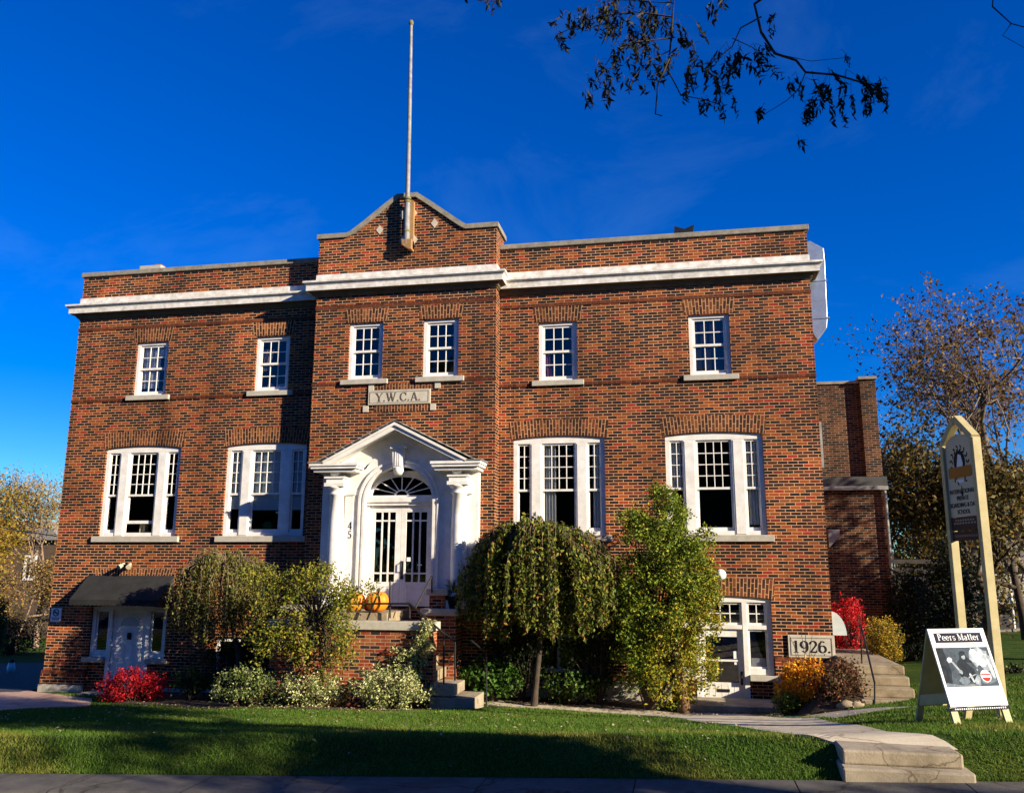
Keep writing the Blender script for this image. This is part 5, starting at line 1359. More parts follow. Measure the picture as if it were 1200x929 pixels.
leaf_mesh('yellow_foliage', P[yel], .062, [((.36,.29,.02),3),((.20,.21,.02),3),((.46,.30,.02),1)], tb_, seed=12)
k = rng.choice(len(P), 70, replace=False)
stems('stems', (-.75, 18.0, gz-.05), [P[i] for i in k], .035, .005, M_BARK, tb_, 5, .05, rng)
b = MB(); f = W(803, 812, 17.7); b.tube([(f.x, 17.75, G(f.x,17.75)-.1),(f.x-.05,17.8,G(f.x,17.75)+.5),(f.x-.2,17.95,G(f.x,17.75)+1.3)], [.11,.09,.05], 9); b.build('trunk', M_BARKW, tb_)

# small yellow-green tree in front of the porch
rng = np.random.default_rng(21)
yt = thing('small_tree', 'small spreading yellow green tree in front of the brick porch', 'tree', (-7.2, 16.3, G(-7.2,16.3)))
P = []
for (px, py, rx, rz, nc) in ((330,690,44,36,70),(372,668,34,20,40),(404,684,26,16,28),(434,680,12,10,6),(395,700,28,26,40),(350,735,42,34,60),(398,745,24,34,44),(318,740,30,30,36),(380,775,20,24,14),(300,665,30,14,18)):
    c = W(px, py+9, 16.35); sc = 16.35/F_PX
    P.append(clumps(rng, c, (rx*sc, min(rx*sc, .6), rz*sc), nc, 24, .085, .3))
P = np.concatenate(P)
leaf_mesh('crown', P, .062, [((.08,.11,.013),3),((.15,.17,.018),3),((.25,.22,.022),3),((.36,.27,.025),1)], yt, seed=21)
b = MB(); f = W(377, 815, 16.3); g = W(372, 700, 16.35); gz = G(f.x, 16.3)
b.tube([(f.x,16.3,gz-.1),(f.x+.05,16.3,gz+.5),(f.x-.03,16.33,gz+1.1),g], [.07,.055,.05,.03], 8)
f2 = W(355, 800, 16.2); b.tube([(f2.x+.18,16.2,G(f2.x,16.2)-.1),(f2.x,16.22,gz+.75),(f2.x-.25,16.3,gz+1.5)], [.03,.025,.015], 7)
b.build('trunk', M_BARKW, yt)
k = rng.choice(len(P), 60, replace=False); stems('branches', g-Vector((0,0,.5)), [P[i] for i in k], .022, .004, M_BARK, yt, 4, .1, rng)

VAR = [((.52,.50,.22),4),((.26,.30,.08),3),((.08,.13,.025),3),((.64,.60,.34),2)]
bush('variegated_shrub', 'cream and green leaved mound spilling at the right end of the brick porch wall', 'shrub', 402, 514, 776, 836, 16.3, VAR, 140, 44, .055, .050, 31, .65, .5)
bush('variegated_shrub', 'cream and green leaved mound under the small yellow green tree', 'shrub', 322, 405, 786, 832, 16.2, VAR, 80, 40, .06, .050, 32, .5, .5)
bush('variegated_shrub', 'cream and green leaved mound, leftmost of three before the porch', 'shrub', 246, 326, 778, 836, 16.2, VAR[1:3]+[((.05,.08,.02),4),((.36,.36,.17),2)], 80, 40, .06, .050, 33, .5, .5)
rng = np.random.default_rng(35)
cv = thing('climbing_shrub', 'variegated creeper climbing the right end of the porch wall', 'shrub', (-5.0, 16.8, -2.3))
P = []
for (px, py, r) in ((470,772,18),(485,765,15),(478,785,20),(495,752,12),(497,742,10),(500,732,9),(488,775,14),(500,760,10)):
    c = W(px, py, 16.78); P.append(clumps(rng, c, (r*.017,.09,r*.017), int(r*.9), 26, .04, .3))
P = np.concatenate(P); leaf_mesh('foliage', P, .048, VAR, cv, seed=35)
stems('stems', W(485,800,16.82), [W(470,772,16.83), W(497,742,16.83), W(500,732,16.83), W(485,765,16.83)], .012, .004, M_BARK, cv, 4, .02, rng)
bush('tangled_shrub', 'low tangled greenery between the cream leaved mounds', 'plant', 262, 420, 798, 838, 16.15, [((.05,.08,.02),3),((.10,.11,.03),2),((.12,.07,.03),2),((.3,.3,.14),1)], 120, 26, .07, .045, 36, .3, .2)
bush('red_shrub', 'vivid red leaved low shrub beside the lower left door', 'shrub', 116, 202, 780, 828, 17.6, [((.42,.007,.014),4),((.24,.005,.010),4),((.62,.03,.03),1),((.14,.006,.01),1)], 130, 46, .06, .05, 41, .45, .4)
bush('red_hedge', 'clipped bright red hedge plant behind the right corner of the building', 'shrub', 974, 1016, 694, 780, 20.6, [((.60,.010,.018),4),((.42,.008,.014),3),((.70,.05,.03),1),((.10,.01,.01),1)], 90, 44, .06, .05, 42, .5, .6)
bush('yellow_shrub', 'rounded golden yellow shrub at the top of the side steps', 'shrub', 1010, 1060, 720, 782, 19.5, [((.42,.26,.015),4),((.28,.20,.02),3),((.12,.12,.02),2)], 90, 40, .06, .05, 43, .5, .5)
bush('orange_shrub', 'orange and gold autumn shrub in front of the 1926 stone', 'shrub', 908, 982, 772, 834, 17.3, [((.74,.32,.012),4),((.62,.19,.010),2),((.76,.44,.02),2),((.28,.11,.02),1)], 110, 44, .065, .066, 44, .5, .5)
b = MB(); rng = np.random.default_rng(46)
bt_ = thing('bare_twigs', 'few bare upright twigs rising before the 1926 stone', 'plant', W(945, 820, 17.4))
for q in ((945,700),(925,744),(952,742),(938,735),(962,750),(930,752)): b.tube([W(945,800,17.4), W((945+q[0])/2+rng.normal()*2,(800+q[1])/2,17.4), W(*q,17.4)], [.008,.006,.004], 5, False)
b.build('stems', M_BARK, bt_, fixn=False)
bush('withered_shrub', 'brown and russet withering shrub between the orange shrub and the side steps', 'shrub', 958, 1014, 768, 834, 16.6, [((.16,.06,.03),3),((.10,.05,.025),3),((.22,.12,.04),1),((.06,.07,.02),1)], 110, 26, .08, .055, 45, .5, .3)
bush('low_green_plant', 'bright green low plant at the foot of the orange shrub', 'plant', 900, 945, 808, 838, 17.0, [((.10,.16,.02),3),((.06,.10,.014),3),((.22,.22,.03),1)], 40, 26, .05, .06, 47, .3, .3)
bush('low_green_plant', 'bright leafy green plants right of the porch stairs', 'plant', 538, 620, 774, 818, 18.2, [((.07,.16,.018),4),((.04,.09,.012),3),((.12,.2,.03),1)], 70, 30, .07, .085, 48, .45, .3, aspect=.7)
bush('low_green_plant', 'low dark green plants beneath the weeping tree by the window', 'plant', 622, 728, 786, 820, 18.2, [((.05,.11,.014),3),((.03,.06,.010),4),((.16,.18,.02),1)], 60, 26, .08, .075, 49, .45, .3, aspect=.7)
bush('low_green_plant', 'small green plants between the red shrub and the porch', 'plant', 198, 250, 782, 812, 17.8, [((.07,.13,.018),3),((.04,.07,.012),3)], 36, 24, .07, .06, 50, .4, .3, aspect=.7)
bush('shade_foliage', 'near-black foliage added as shade between the two weeping trees and the wall', 'shrub', 655, 745, 690, 815, 18.4, [((.014,.026,.006),3),((.025,.04,.008),2)], 90, 34, .10, .065, 51, .4, .3)  # leaf colour near black so the area behind the trunk reads as shade
bush('shade_foliage', 'near-black foliage added as shade under the crown of the weeping tree by the stairs', 'shrub', 552, 672, 705, 812, 18.45, [((.014,.026,.006),3),((.025,.04,.008),2)], 110, 34, .10, .065, 53, .35, .3)  # added to darken the space under the crown; shade is in the leaf colour
bush('shade_foliage', 'near-black foliage standing in for shade on the wall behind the left weeping tree', 'shrub', 205, 330, 730, 815, 18.2, [((.012,.022,.006),3),((.02,.034,.008),2)], 90, 34, .10, .06, 52, .5, .3)  # near-black leaves stand for the shadow of the tree and porch here
# planter with a spiky plant on the porch pier
pt = thing('planter', 'dark pot of spiky grass on the pier beside the doors', 'planter', (-4.72, 18.2, -.95))
c = W(532, 692, 18.15)
b = MB(); b.lathe([(0,0),(.13,0),(.17,.24),(.19,.25),(.16,.25),(.15,.2),(0,.2)], (c.x, 18.15, -.948), 16); b.build('pot', M_IRON, pt)
b = MB(); rng = np.random.default_rng(60)
for k in range(90):
    a = rng.uniform(0, 6.28); l = rng.uniform(.3,.5); o = rng.uniform(.12,.42)
    p = [Vector((c.x,18.15,-.72)), Vector((c.x+math.cos(a)*o*.5, 18.15+math.sin(a)*o*.5, -.72+l*.75)), Vector((c.x+math.cos(a)*o, 18.15+math.sin(a)*o, -.72+l*.8))]
    s = Vector((-math.sin(a), math.cos(a), 0))*.008
    b.face([p[0]-s, p[0]+s, p[1]+s*.8, p[1]-s*.8]); b.face([p[1]-s*.8, p[1]+s*.8, p[2]])
b.build('foliage', noisy('spiky_leaf', (.02,.045,.015), (.05,.09,.03), 20), pt, fixn=False)
# rocks by the side steps
for k, (px, py, r, lab) in enumerate(((992,815,.14,'pale rounded rock below the withered shrub'), (1003,824,.10,'smaller pale rock next to the side steps'))):
    c = W(px, py, 16.2); b = MB(); b.ball((c.x, 16.2, G(c.x,16.2)+r*.3), r*1.3, r, r*.7, 9, 6); o = b.build('rock', M_STEP)
    for v in o.data.vertices: v.co += Vector(tuple(np.random.default_rng(k*50+v.index).normal(size=3)*.02))
    tag(o, lab, 'rock')

# lawn grass as blades, a single uncountable mass
rng = np.random.default_rng(77)
n = 430000
gx_ = rng.uniform(-16.0, 10.5, n); gy_ = 9.05+(18.6-9.05)*rng.uniform(0, 1, n)**1.35
def inpoly(x, y, poly):
    ins = np.zeros(len(x), bool); j = len(poly)-1
    for i in range(len(poly)):
        xi, yi = poly[i].x, poly[i].y; xj, yj = poly[j].x, poly[j].y
        c = ((yi > y) != (yj > y)) & (x < (xj-xi)*(y-yi)/(yj-yi+1e-12)+xi); ins ^= c; j = i
    return ins
vis = (gx_ > -1.05*gy_) & (gx_ < .62*gy_)
keep = vis & ~inpoly(gx_, gy_, PLOW+PUP[::-1]) & ~inpoly(gx_, gy_, PL2+PU2[::-1])
keep &= ~((gx_ > 1.42) & (gx_ < 2.63) & (gy_ < 9.9))
keep &= ~((gx_ > b0.x-.1) & (gx_ < b0.x+1.0) & (gy_ > b0.y-.05))
bed = (gy_ > np.interp(gx_, [-14,-12,-9,-7,-5,-4.7,-4.5,-3.6,-3.5,-.3,-.2,1.7,2.3,2.7,2.75,9], [19,17.2,16.1,15.7,15.9,16.5,16.6,16.6,18.0,18.0,18.0,17.0,16.3,16.0,19,19]))
keep &= ~bed & ~inpoly(gx_, gy_, [hit(-60,838), hit(0,833), hit(45,830), hit(90,829), hit(105,828), hit(108,819), hit(90,817), hit(40,811), hit(0,803), hit(-60,800)])
gx_, gy_ = gx_[keep], gy_[keep]; n = len(gx_); gz_ = terrain(gx_, gy_)
h = rng.uniform(.022, .055, n); az = rng.uniform(0, 2*np.pi, n); w_ = rng.uniform(.003, .006, n)*(1+(gy_-9)*.08); lean = rng.uniform(.1, .9, n)*h
bx = np.stack([np.cos(az)*w_, np.sin(az)*w_, 0*az], 1); base_ = np.stack([gx_, gy_, gz_-.004], 1)
az2 = rng.uniform(0, 2*np.pi, n); tip = base_+np.stack([np.cos(az2)*lean, np.sin(az2)*lean, h], 1)
V = np.stack([base_-bx, base_+bx, tip], 1).reshape(-1, 3)
me = bpy.data.meshes.new('grass'); me.vertices.add(len(V)); me.vertices.foreach_set('co', V.astype(np.float32).ravel())
me.loops.add(3*n); me.loops.foreach_set('vertex_index', np.arange(3*n, dtype=np.int32)); me.polygons.add(n); me.polygons.foreach_set('loop_start', (np.arange(n)*3).astype(np.int32)); me.update(calc_edges=True)
patch_ = .5+.5*np.sin(gx_*1.7+np.sin(gy_*1.3)*2)*np.sin(gy_*1.9+1.2*np.sin(gx_*.9)); dry = np.clip(patch_*1.3-.75, 0, 1)*np.clip(1.6-(gy_-9)/2.2, .25, 1)+rng.uniform(0, .18, n)
g0 = np.array([.065,.150,.012]); g1 = np.array([.30,.25,.05]); col = g0+(g1-g0)*dry[:, None]; col *= rng.uniform(.5, 1.4, (n, 1))
ca = np.ones((n, 4)); ca[:, :3] = col
at = me.color_attributes.new('leaf', 'FLOAT_COLOR', 'POINT'); at.data.foreach_set('color', np.repeat(ca, 3, 0).astype(np.float32).ravel())
me.materials.append(M_GRASSB); o = bpy.data.objects.new('grass', me); C.objects.link(o)
tag(o, 'short green lawn grass with drier patches', 'grass', kind='stuff')
# fallen leaves
n = 900; fx = rng.uniform(-12, 5, n); fy = rng.uniform(9.1, 17.5, n); ok = ~inpoly(fx, fy, PLOW+PUP[::-1]); fx, fy = fx[ok], fy[ok]
P = np.stack([fx, fy, terrain(fx, fy)+.035], 1)
m_ = 700; kx = rng.uniform(-11, 2.5, m_); ky = np.interp(kx, [-12,-9,-7,-5,-4.6,-3.5,2.5], [17.0,15.9,15.5,15.6,16.6,17.9,17.2])+rng.normal(size=m_)*.35
P = np.concatenate([P, np.stack([kx, ky, terrain(kx, ky)+.045], 1)])
o = leaf_mesh('fallen_leaves', P, .05, [((.45,.36,.2),2),((.30,.18,.06),2),((.5,.4,.3),1)], None, nrm_bias=(0,0,1), bias=.7, seed=9)
tag(o, 'scattered dry fallen leaves on the lawn', 'leaves', kind='stuff')

# ------------------------------------------------------------------ background trees, houses, fences
def grow(rng, b, tips, p, d, L, r, depth, spread=.55, up_=.12, kids=(2, 4), nseg=3, sides=6):
    pts = [p.copy()]; q = p.copy(); dd = d.copy()
    for i in range(nseg):
        dd = (dd+Vector(tuple(rng.normal(size=3)*.10))+Vector((0,0,up_*.3))).normalized(); q = q+dd*(L/nseg); pts.append(q.copy())
    r1 = r*.62 if depth > 0 else r*.35
    b.tube(pts, [r+(r1-r)*i/nseg for i in range(nseg+1)], max(3, sides), False)
    if depth <= 1: tips += [tuple(x) for x in pts[1:]]
    if depth == 0: return
    for k in range(rng.integers(*kids)+(1 if depth > 2 else 0)):
        s = rng.uniform(.45, 1.0); o = pts[0].lerp(pts[-1], s) if k else pts[-1]
        j = min(int(s*nseg), nseg-1); o = pts[j].lerp(pts[j+1], s*nseg-j) if k else pts[-1]
        nd = (dd+Vector(tuple(rng.normal(size=3)))*spread+Vector((0,0,up_))).normalized()
        grow(rng, b, tips, o, nd, L*rng.uniform(.62,.82), r1*rng.uniform(.7,.95), depth-1, spread, up_, kids, nseg, sides-1)
def tree(name, lab, x, y, h, seed, cols, leaf, per, spread_leaf, depth=5, r=.2, spread=.55, first=.28, bark=M_BARK, group=None, kids=(2,4), aspect=.6, zb=None, tr_n=None):
    rng = np.random.default_rng(seed); z = G(x, y) if zb is None else zb
    t = thing(name, lab, 'tree', (x, y, z), group); b = MB(); tips = []
    grow(rng, b, tips, Vector((x, y, z-.1)), Vector((rng.normal()*.05, rng.normal()*.05, 1)).normalized(), h*first, r, depth, spread, .15, kids)
    b.build('trunk', bark, t, fixn=False)
    T = np.array(tips); P = np.repeat(T, per, 0)+rng.normal(size=(len(T)*per, 3))*spread_leaf
    leaf_mesh('crown', P, leaf, cols, t, seed=seed, aspect=aspect)
    return t
BRN = [((.17,.095,.02),3),((.22,.12,.025),2),((.09,.055,.018),2)]
M_GREYBARK = noisy('grey_bark', (.10,.08,.07), (.19,.15,.12), scale=9, rough=.95, bump=.5, bscale=30)
OLV = [((.07,.06,.014),3),((.12,.085,.018),3),((.18,.10,.018),2),((.035,.035,.012),3)]
GLD = [((.26,.18,.014),3),((.34,.21,.018),2),((.14,.13,.016),2),((.18,.09,.02),2)]
c = W(1130, 700, 38); tree('bare_tree', 'tall nearly leafless tree with small brown leaves behind the post sign', c.x-.2, 38, 24.0, 105, BRN, .16, 1, .14, 7, .46, .72, .215, kids=(2,4), bark=M_GREYBARK)
G_BACK = 'autumn trees behind the lawn at the right'
c = W(1075, 700, 33); tree('autumn_tree', 'olive brown leafy tree left of the post sign, beside the rear wing', c.x, 33, 12.0, 102, OLV, .17, 5, .28, 5, .16, .7, .22, group=G_BACK)
c = W(1150, 700, 34); tree('autumn_tree', 'dense olive tree directly behind the post sign', c.x, 34, 11.5, 103, OLV, .17, 6, .30, 5, .18, .7, .22, group=G_BACK)
c = W(1198, 700, 36); tree('autumn_tree', 'golden leaved tree at the right edge behind the lawn', c.x, 36, 13.0, 104, GLD, .17, 6, .30, 5, .18, .7, .22, group=G_BACK)
c = W(1110, 700, 44); tree('autumn_tree', 'dark brown tree far behind the sandwich board', c.x, 44, 14.0, 105, OLV, .2, 6, .4, 5, .2, .7, .22, group=G_BACK)
bush('evergreen_shrub', 'large dark evergreen bush behind the sandwich board', 'shrub', 1085, 1150, 620, 790, 25, [((.016,.026,.012),3),((.026,.04,.016),2)], 200, 36, .14, .09, 106, 1.0, .5)
bush('evergreen_shrub', 'dark evergreen bush right of the rear wing downspout', 'shrub', 1040, 1095, 660, 790, 24.5, [((.014,.022,.010),3),((.022,.032,.013),2)], 160, 36, .14, .09, 107, .8, .5)
bush('border_plants', 'row of dark leafy plants along the far lawn edge at right', 'plant', 1160, 1240, 782, 808, 19.5, [((.03,.06,.012),3),((.07,.10,.02),2),((.2,.2,.08),1)], 60, 26, .07, .08, 108, .4, .3)
# neighbour house at right, with pale siding and dark lower wall
nh = thing('neighbour_house', 'pale sided house with dark brown roof far behind the lawn at right', 'house', W(1190, 750, 46))
c = W(1168, 740, 46)
b = MB()
for k in range(9): b.box(c.x, c.x+14, 45.97-.02*(k%1), 52, c.z+.0+.22*k+1.1, c.z+.22*k+1.31)
b.build('siding', plain('pale_siding', (.50,.50,.46), .7), nh)
b = MB(); b.box(c.x+.1, c.x+14, 46.1, 52, -6, c.z+1.1); b.build('wall', plain('slate_wall', (.07,.07,.08), .8), nh)
b = MB(); b.prism([(c.x-.4, c.z+1.1), (c.x+14, c.z+2.6), (c.x+14, c.z+2.75), (c.x-.4, c.z+1.22)], 45.5, 46.5); b.build('porch_roof', plain('brown_shingle', (.16,.09,.06), .9), nh)
b = MB(); b.prism([(c.x-.5, c.z+3.05), (c.x+14.5, c.z+3.05), (c.x+10, c.z+6), (c.x+3, c.z+6)], 45.6, 52.4); b.build('roof', M_SHINGLE, nh)
b = MB(); d = W(1187, 720, 45.4); b.tube([(d.x,45.4,d.z+1.5),(d.x,45.4,-5)], .07, 8); b.build('downspout', M_WHITE, nh)
bf = thing('rail_fence', 'low black rail fence beyond the lawn at the right edge', 'fence', W(1180, 752, 40))
p, q = W(1158, 752, 40), W(1260, 753, 40)
b = MB(); b.box(p.x, q.x, 39.95, 40.05, p.z-.16, p.z+.10); b.build('rail', M_IRON, bf)
for px in (1160, 1195, 1230):
    d = W(px, 752, 40.02); b = MB(); b.box(d.x-.06, d.x+.06, 40.06, 40.18, G(d.x,40)-.2, d.z+.15); b.build('post', M_IRON, bf)
sf = thing('slatted_fence', 'dark slatted timber screen between rear wing and evergreen bushes', 'fence', W(1055, 700, 29))
p, q = W(1040, 600, 29), W(1110, 600, 29); zt_ = W(1060, 650, 29).z
for k in range(2):
    b = MB(); x = (p.x, q.x)[k]; b.box(x-.07, x+.07, 28.95, 29.09, G(x,29)-.2, zt_+.1); b.build('post', M_BARK, sf)
b = MB(); k = 0; z = G(p.x, 29)+.2
while z < zt_: b.box(p.x-.05, q.x+.05, 28.9, 28.945, z, z+.13); z += .27
b.build('slats', noisy('dark_timber', (.03,.025,.022), (.06,.05,.045), 6), sf)

# left background
G_L = 'autumn trees beyond the left drive'
c = W(10, 700, 46); tree('autumn_tree', 'tall yellow leaved tree at the left edge of the photo', c.x-1.0, 46, 15.0, 111, GLD, .17, 9, .38, 5, .2, .62, .24, group=G_L)
c = W(48, 700, 48); tree('autumn_tree', 'half bare tawny tree next to the left corner of the building', c.x, 48, 15.0, 112, [((.34,.24,.08),3),((.22,.14,.05),2),((.40,.28,.05),1)], .13, 4, .35, 6, .2, .62, .24, group=G_L, bark=M_TWIG)
c = W(25, 700, 45); tree('autumn_tree', 'low russet tree in front of the far left house', c.x, 45, 10.0, 113, [((.24,.13,.05),3),((.28,.2,.05),2),((.10,.08,.03),2)], .14, 8, .32, 5, .12, .66, .22, group=G_L, bark=M_TWIG)
c = W(-25, 700, 44); tree('autumn_tree', 'golden leaved tree cut off by the left edge, lower of the two there', c.x, 44, 13, 114, GLD, .17, 8, .38, 5, .2, .62, .24, group=G_L)
bush('brown_thicket', 'tangled brown thicket below the far left trees', 'shrub', -30, 56, 715, 785, 43, [((.06,.045,.02),3),((.03,.028,.012),3),((.10,.07,.03),1)], 150, 26, .22, .12, 116, 1.2, .3)
bush('cedar_shrub', 'narrow green cedar at the far left edge', 'shrub', -14, 5, 690, 780, 24, [((.03,.09,.012),3),((.05,.13,.02),2)], 90, 30, .07, .07, 115, .3, .4)
fh = thing('far_house', 'tan house with a white window glimpsed through the left trees', 'house', W(30, 720, 46))
c = W(36, 665, 56); b = MB(); b.box(c.x-5, c.x+2.2, 56, 62, -9, c.z+2.0); b.build('wall', plain('brown_stucco', (.10,.07,.05), .8), fh)
b = MB(); b.prism([(c.x-5.5,c.z+2.0),(c.x+2.7,c.z+2.0),(c.x+1,c.z+3.4),(c.x-4,c.z+3.4)], 55.6, 62.4); b.build('roof', M_SHINGLE, fh)
b = MB(); ring(b, c.x-.55, c.x+.45, c.z-.9, c.z+.9, 55.93, 56.02, .16); b.box(c.x-.08, c.x+.0, 55.94, 56.01, c.z-.8, c.z+.8); wf = b.build('window', M_WHITE, fh)
b = MB(); b.box(c.x-.45, c.x+.35, 55.97, 55.985, c.z-.8, c.z+.8); b.build('pane', M_GLASSLO, wf)
c = W(13, 782, 27); gp = thing('marker_post', 'short white post with dark cap beside the left drive', 'post', (c.x, 27, G(c.x,27)))
gz = G(c.x, 27); b = MB(); b.lathe([(0,0),(.09,0),(.14,.15),(.10,.36),(0,.38)], (c.x,27,gz), 12); b.build('body', M_GLOBE, gp)
b = MB(); b.lathe([(0,0),(.12,0),(.06,.10),(0,.12)], (c.x,27,gz+.38), 12); b.build('cap', M_IRON, gp)
uc = thing('utility_cable', 'thin black cable from the left edge to the building corner', 'cable', W(65, 628, 19.2))
b = MB(); e = W(66, 628, 19.3); s = W(-60, 604, 24); b.tube([s, s.lerp(e,.35)+Vector((0,0,-.05)), s.lerp(e,.7)+Vector((0,0,-.05)), e], .014, 6); b.build('wire', M_IRON, uc)

# ------------------------------------------------------------------ street tree whose branch hangs into the view and shades lawn and sidewalk
rng = np.random.default_rng(200)
stt = thing('street_tree', 'dark leafy branch of a street tree hanging into the sky at top right', 'tree', (10.5, 4.2, G(10.5, 9)-.1))
DRK = [((.010,.013,.006),3),((.018,.02,.008),2),((.026,.022,.009),1)]  # near-black leaf colours carry the shade the crown casts on the branch
b = MB(); tips = []
b.tube([(10.5,4.2,-2.0),(10.4,4.2,1.0),(10.0,4.4,3.9),(9.5,4.6,5.6)], [.30,.24,.20,.14], 10)
for d in ((.5,.3,.8),(-.3,-.5,.8),(.2,.5,.8),(-.1,.1,1),(.7,-.4,.6),(.4,-.1,.9),(.9,.2,.4),(-.2,.5,.7)):
    grow(rng, b, tips, Vector((9.9,4.4,rng.uniform(4.0,5.6))), Vector(d).normalized(), 1.5, .10, 3, .5, .1, (2,4))
b.build('trunk', M_BARK, stt, fixn=False)
T = np.array(tips); P = np.repeat(T, 30, 0)+rng.normal(size=(len(T)*30, 3))*.30
leaf_mesh('crown', P, .15, DRK, stt, seed=200)
# the limb in view: main lines traced through the air at 8 m, with depth of their own
def WL(px, py, y): return W(px, py, y)
limbs = [([(1010,-60,7.6),(935,-30,7.8),(884,5,8.0),(892,38,8.0),(908,63,8.05),(933,71,8.1),(944,85,8.1),(980,88,8.2),(1007,96,8.25),(1029,102,8.3)], .018),
         ([(935,-30,7.8),(860,-14,8.3),(790,-6,8.5),(787,40,8.5),(784,70,8.5),(771,99,8.5),(768,134,8.5),(776,136,8.5)], .014),
         ([(784,85,8.5),(798,112,8.55),(826,117,8.6),(846,124,8.6)], .008),
         ([(892,20,8.0),(868,33,7.9),(858,55,7.9),(836,72,7.8),(820,76,7.8)], .008),
         ([(944,85,8.1),(936,105,8.0),(922,118,8.0),(888,139,7.9)], .006),
         ([(908,63,8.1),(950,72,8.2),(990,68,8.3),(995,80,8.3)], .004),
         ([(787,20,8.5),(745,14,8.6),(700,20,8.7),(655,40,8.8)], .009),
         ([(786,45,8.5),(740,50,8.4),(715,68,8.4),(698,96,8.4)], .008),
         ([(788,4,8.5),(760,2,8.7),(720,0,8.8),(690,8,8.8)], .006),
         ([(690,-40,8.6),(610,-16,8.8),(580,2,8.8),(556,0,8.8)], .008),
         ([(1010,-60,7.6),(1165,-20,7.9),(1163,8,7.9),(1185,28,8.0),(1215,36,8.0)], .010), ([(1185,28,8.0),(1175,42,8.0),(1200,56,8.0)], .005),
         ([(9.9,4.4,4.4),(7.5,5.6,5.6),(4.6,7.0,6.0)], .04), ([(784,60,8.5),(760,72,8.5),(735,100,8.4)], .006), ([(858,45,7.9),(880,55,7.9),(892,62,7.9)], .005),
         ([(860,-14,8.3),(845,5,8.3),(838,20,8.3)], .005)]
b = MB(); LP = []; LD = []
def compound(p, L, rng, lean=0):
    '''a drooping pinnate leaf: leaflets in pairs along a hanging, curving stalk'''
    d = Vector((rng.normal()*.28+lean, rng.normal()*.35, -1)).normalized()
    o = Vector((rng.normal()*.5+lean, rng.normal()*.5, .3)).normalized()
    pts = [p, p+o*L*.18, p+o*L*.25+d*L*.3, p+o*L*.26+d*L*.9]
    b.tube(pts, [.0025,.0022,.002,.0015], 3, False)
    side = d.cross(Vector(tuple(rng.normal(size=3)))).normalized(); npair = max(4, int(L/.045))
    for i in range(npair+1):
        s_ = i/npair; q = pts[2].lerp(pts[3], s_) if i else pts[2]
        for s in ((-1, 1) if i < npair else (0,)):
            if rng.uniform() < .12: continue
            ld = (d*.95+side*s*.55+Vector(tuple(rng.normal(size=3)*.14))).normalized() if s else d
            LP.append(tuple(q+ld*.05)); LD.append(tuple(ld))
for path, r in limbs:
    pts = [Vector(p) if abs(p[0]) < 20 and p[2] < 7 and abs(p[1]) < 8 else WL(*p) for p in path]
    if r == .04: pts.append(WL(1010,-60,7.6))
    b.tube(pts, [r*(1-.55*i/(len(pts)-1)) for i in range(len(pts))], 6, False)
clus = [(970,90,60,4,8.2),(988,92,64,4,8.25),(1004,96,50,3,8.25),(1016,98,44,5,8.3),(1028,100,40,4,8.3),(940,120,38,2,8.1),(936,160,20,1,8.1),(955,92,40,3,8.1),(928,92,34,2,8.05),
        (905,120,18,1,7.95),(890,132,12,1,7.9),(992,66,16,1,8.3),(858,58,50,4,7.9),(866,60,40,2,7.9),(874,56,46,3,7.9),(886,60,46,3,7.9),(842,88,46,4,8.6),(848,108,36,2,8.6),(903,22,20,2,8.0),(824,76,36,2,7.8),
        (652,30,26,4,8.8),(664,20,30,4,8.8),(680,12,36,5,8.75),(700,8,38,6,8.7),(716,6,42,6,8.7),(732,10,50,6,8.6),(745,16,56,6,8.6),(758,30,60,6,8.6),(738,44,50,4,8.4),(722,56,46,4,8.4),(706,70,44,4,8.4),(698,88,36,3,8.4),
        (735,92,34,2,8.4),(760,78,34,3,8.5),(768,60,40,3,8.5),(797,20,44,4,8.5),(806,44,46,4,8.5),(816,66,36,3,8.5),(800,86,30,3,8.5),(776,10,40,3,8.5),(828,110,24,3,8.6),(812,100,26,2,8.6),(690,96,34,2,8.4),
        (584,-2,28,3,8.8),(574,-4,16,2,8.8),(556,-4,12,2,8.8),(838,4,24,2,8.3),(846,-6,22,2,8.3),(770,-8,40,4,8.7),(740,-10,40,4,8.7)]
for (px, py, L, cnt, y) in clus:
    for k in range(cnt):
        p = W(px+rng.normal()*5, py+rng.normal()*4, y+rng.normal()*.10)
        compound(p, L*y/F_PX*rng.uniform(.75, 1.1), rng)
b.build('branch', M_BARK, stt, fixn=False)
leaf_mesh('branch_leaves', LP, .095, DRK, stt, dirs=LD, aspect=.30, seed=201, sizej=.25)

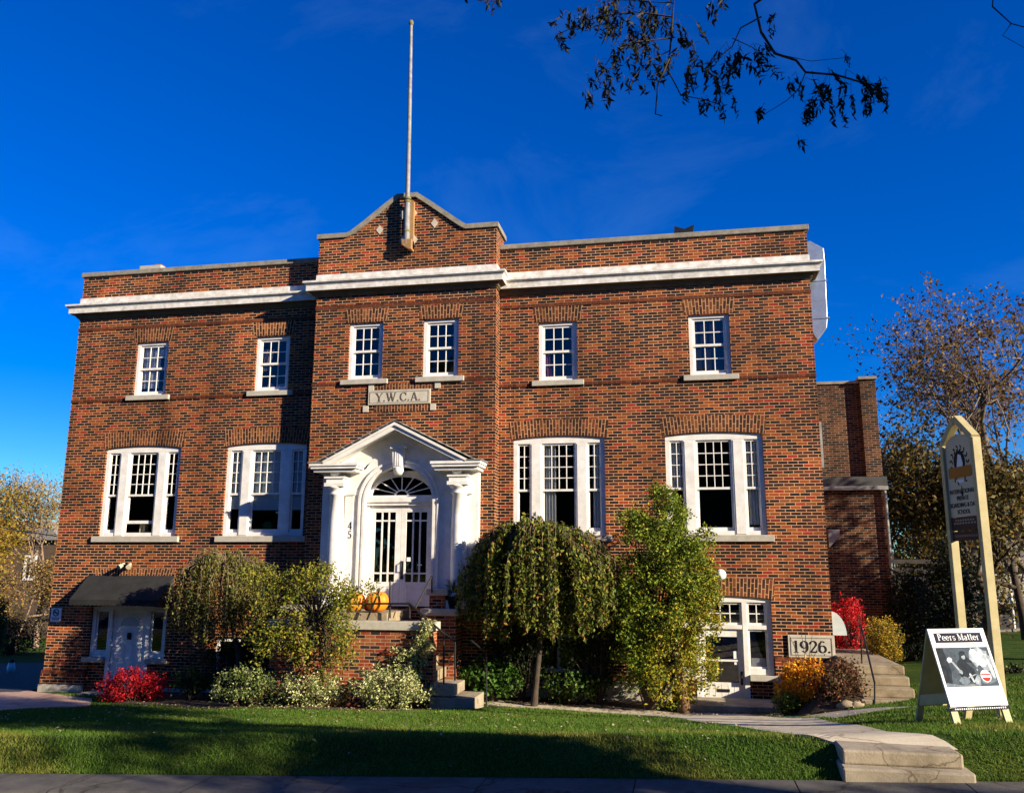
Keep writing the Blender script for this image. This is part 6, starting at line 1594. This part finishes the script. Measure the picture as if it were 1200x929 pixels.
# trees of the street outside the frame: they shade sidewalk and lawn, and the windows mirror them
def offtree(lab, c, rad, nc, per, seed, size=.14):
    r = np.random.default_rng(seed); gz = G(c[0], c[1])-.1
    t = thing('street_tree', lab, 'tree', (c[0], c[1], gz))
    b = MB(); b.tube([(c[0],c[1],gz),(c[0]+.05,c[1],gz+(c[2]-gz)*.5),(c[0],c[1],c[2])], [.16,.12,.07], 8)
    b.build('trunk', M_BARK, t)
    leaf_mesh('crown', clumps(r, c, rad, nc, per, .16, .2), size, [((.04,.06,.012),2),((.07,.08,.015),2)], t, seed=seed)
offtree('round low tree shape added out of view to cast the rounded lawn shadow', (6.7, 5.3, 1.55), (.85,.85,.75), 90, 40, 301)  # unseen blocker, added and shaped for the hump of shade on the lawn
offtree('broad street tree out of view, shading the sidewalk', (15.0, .9, 4.6), (3.2,1.4,2.4), 85, 36, 302, .18)
offtree('second broad street tree out of view, shading the sidewalk', (20.5, -.6, 4.4), (3.0,1.5,2.6), 110, 40, 303, .18)
offtree('thin crowned street tree out of view, dappling the lawn', (10.5, 3.3, 5.0), (2.4,1.0,1.6), 70, 34, 305, .16)
offtree('tree out of view beyond the lawn, shading the rear wing', (14.2, 20.6, 3.2), (2.2,1.6,3.4), 150, 30, 306, .18)
offtree('small street tree out of view by the kerb', (7.4, 4.4, .7), (1.0,.6,.9), 80, 40, 304)
r = np.random.default_rng(400); P = []
for k in range(46):
    x = -62+k*2.9+r.normal()*.8; h = r.uniform(11, 16); y = -17+r.normal()*2
    P.append(clumps(r, (x, y, -2+h*.52), (3.0, 2.2, h*.5), 110, 14, .6, .3))
o = leaf_mesh('treeline', np.concatenate(P), .75, [((.03,.04,.012),3),((.06,.055,.015),2),((.09,.06,.02),1)], None, seed=400, aspect=.8)
tag(o, 'dense treeline across the street', 'trees', kind='stuff')
P = []
for k in range(60):
    x = -110+k*4.0+r.normal()*1.2; y = 78+r.normal()*6; h = r.uniform(6, 9.5); gz = G(x, y)
    P.append(clumps(r, (x, y, gz+h*.5), (3.4, 2.4, h*.5), 46, 14, .6, .2))
o = leaf_mesh('far_treeline', np.concatenate(P), .7, [((.09,.07,.03),3),((.14,.10,.035),2),((.05,.055,.02),3)], None, seed=401, aspect=.8)
tag(o, 'far brown autumn treeline on the horizon', 'trees', kind='stuff')
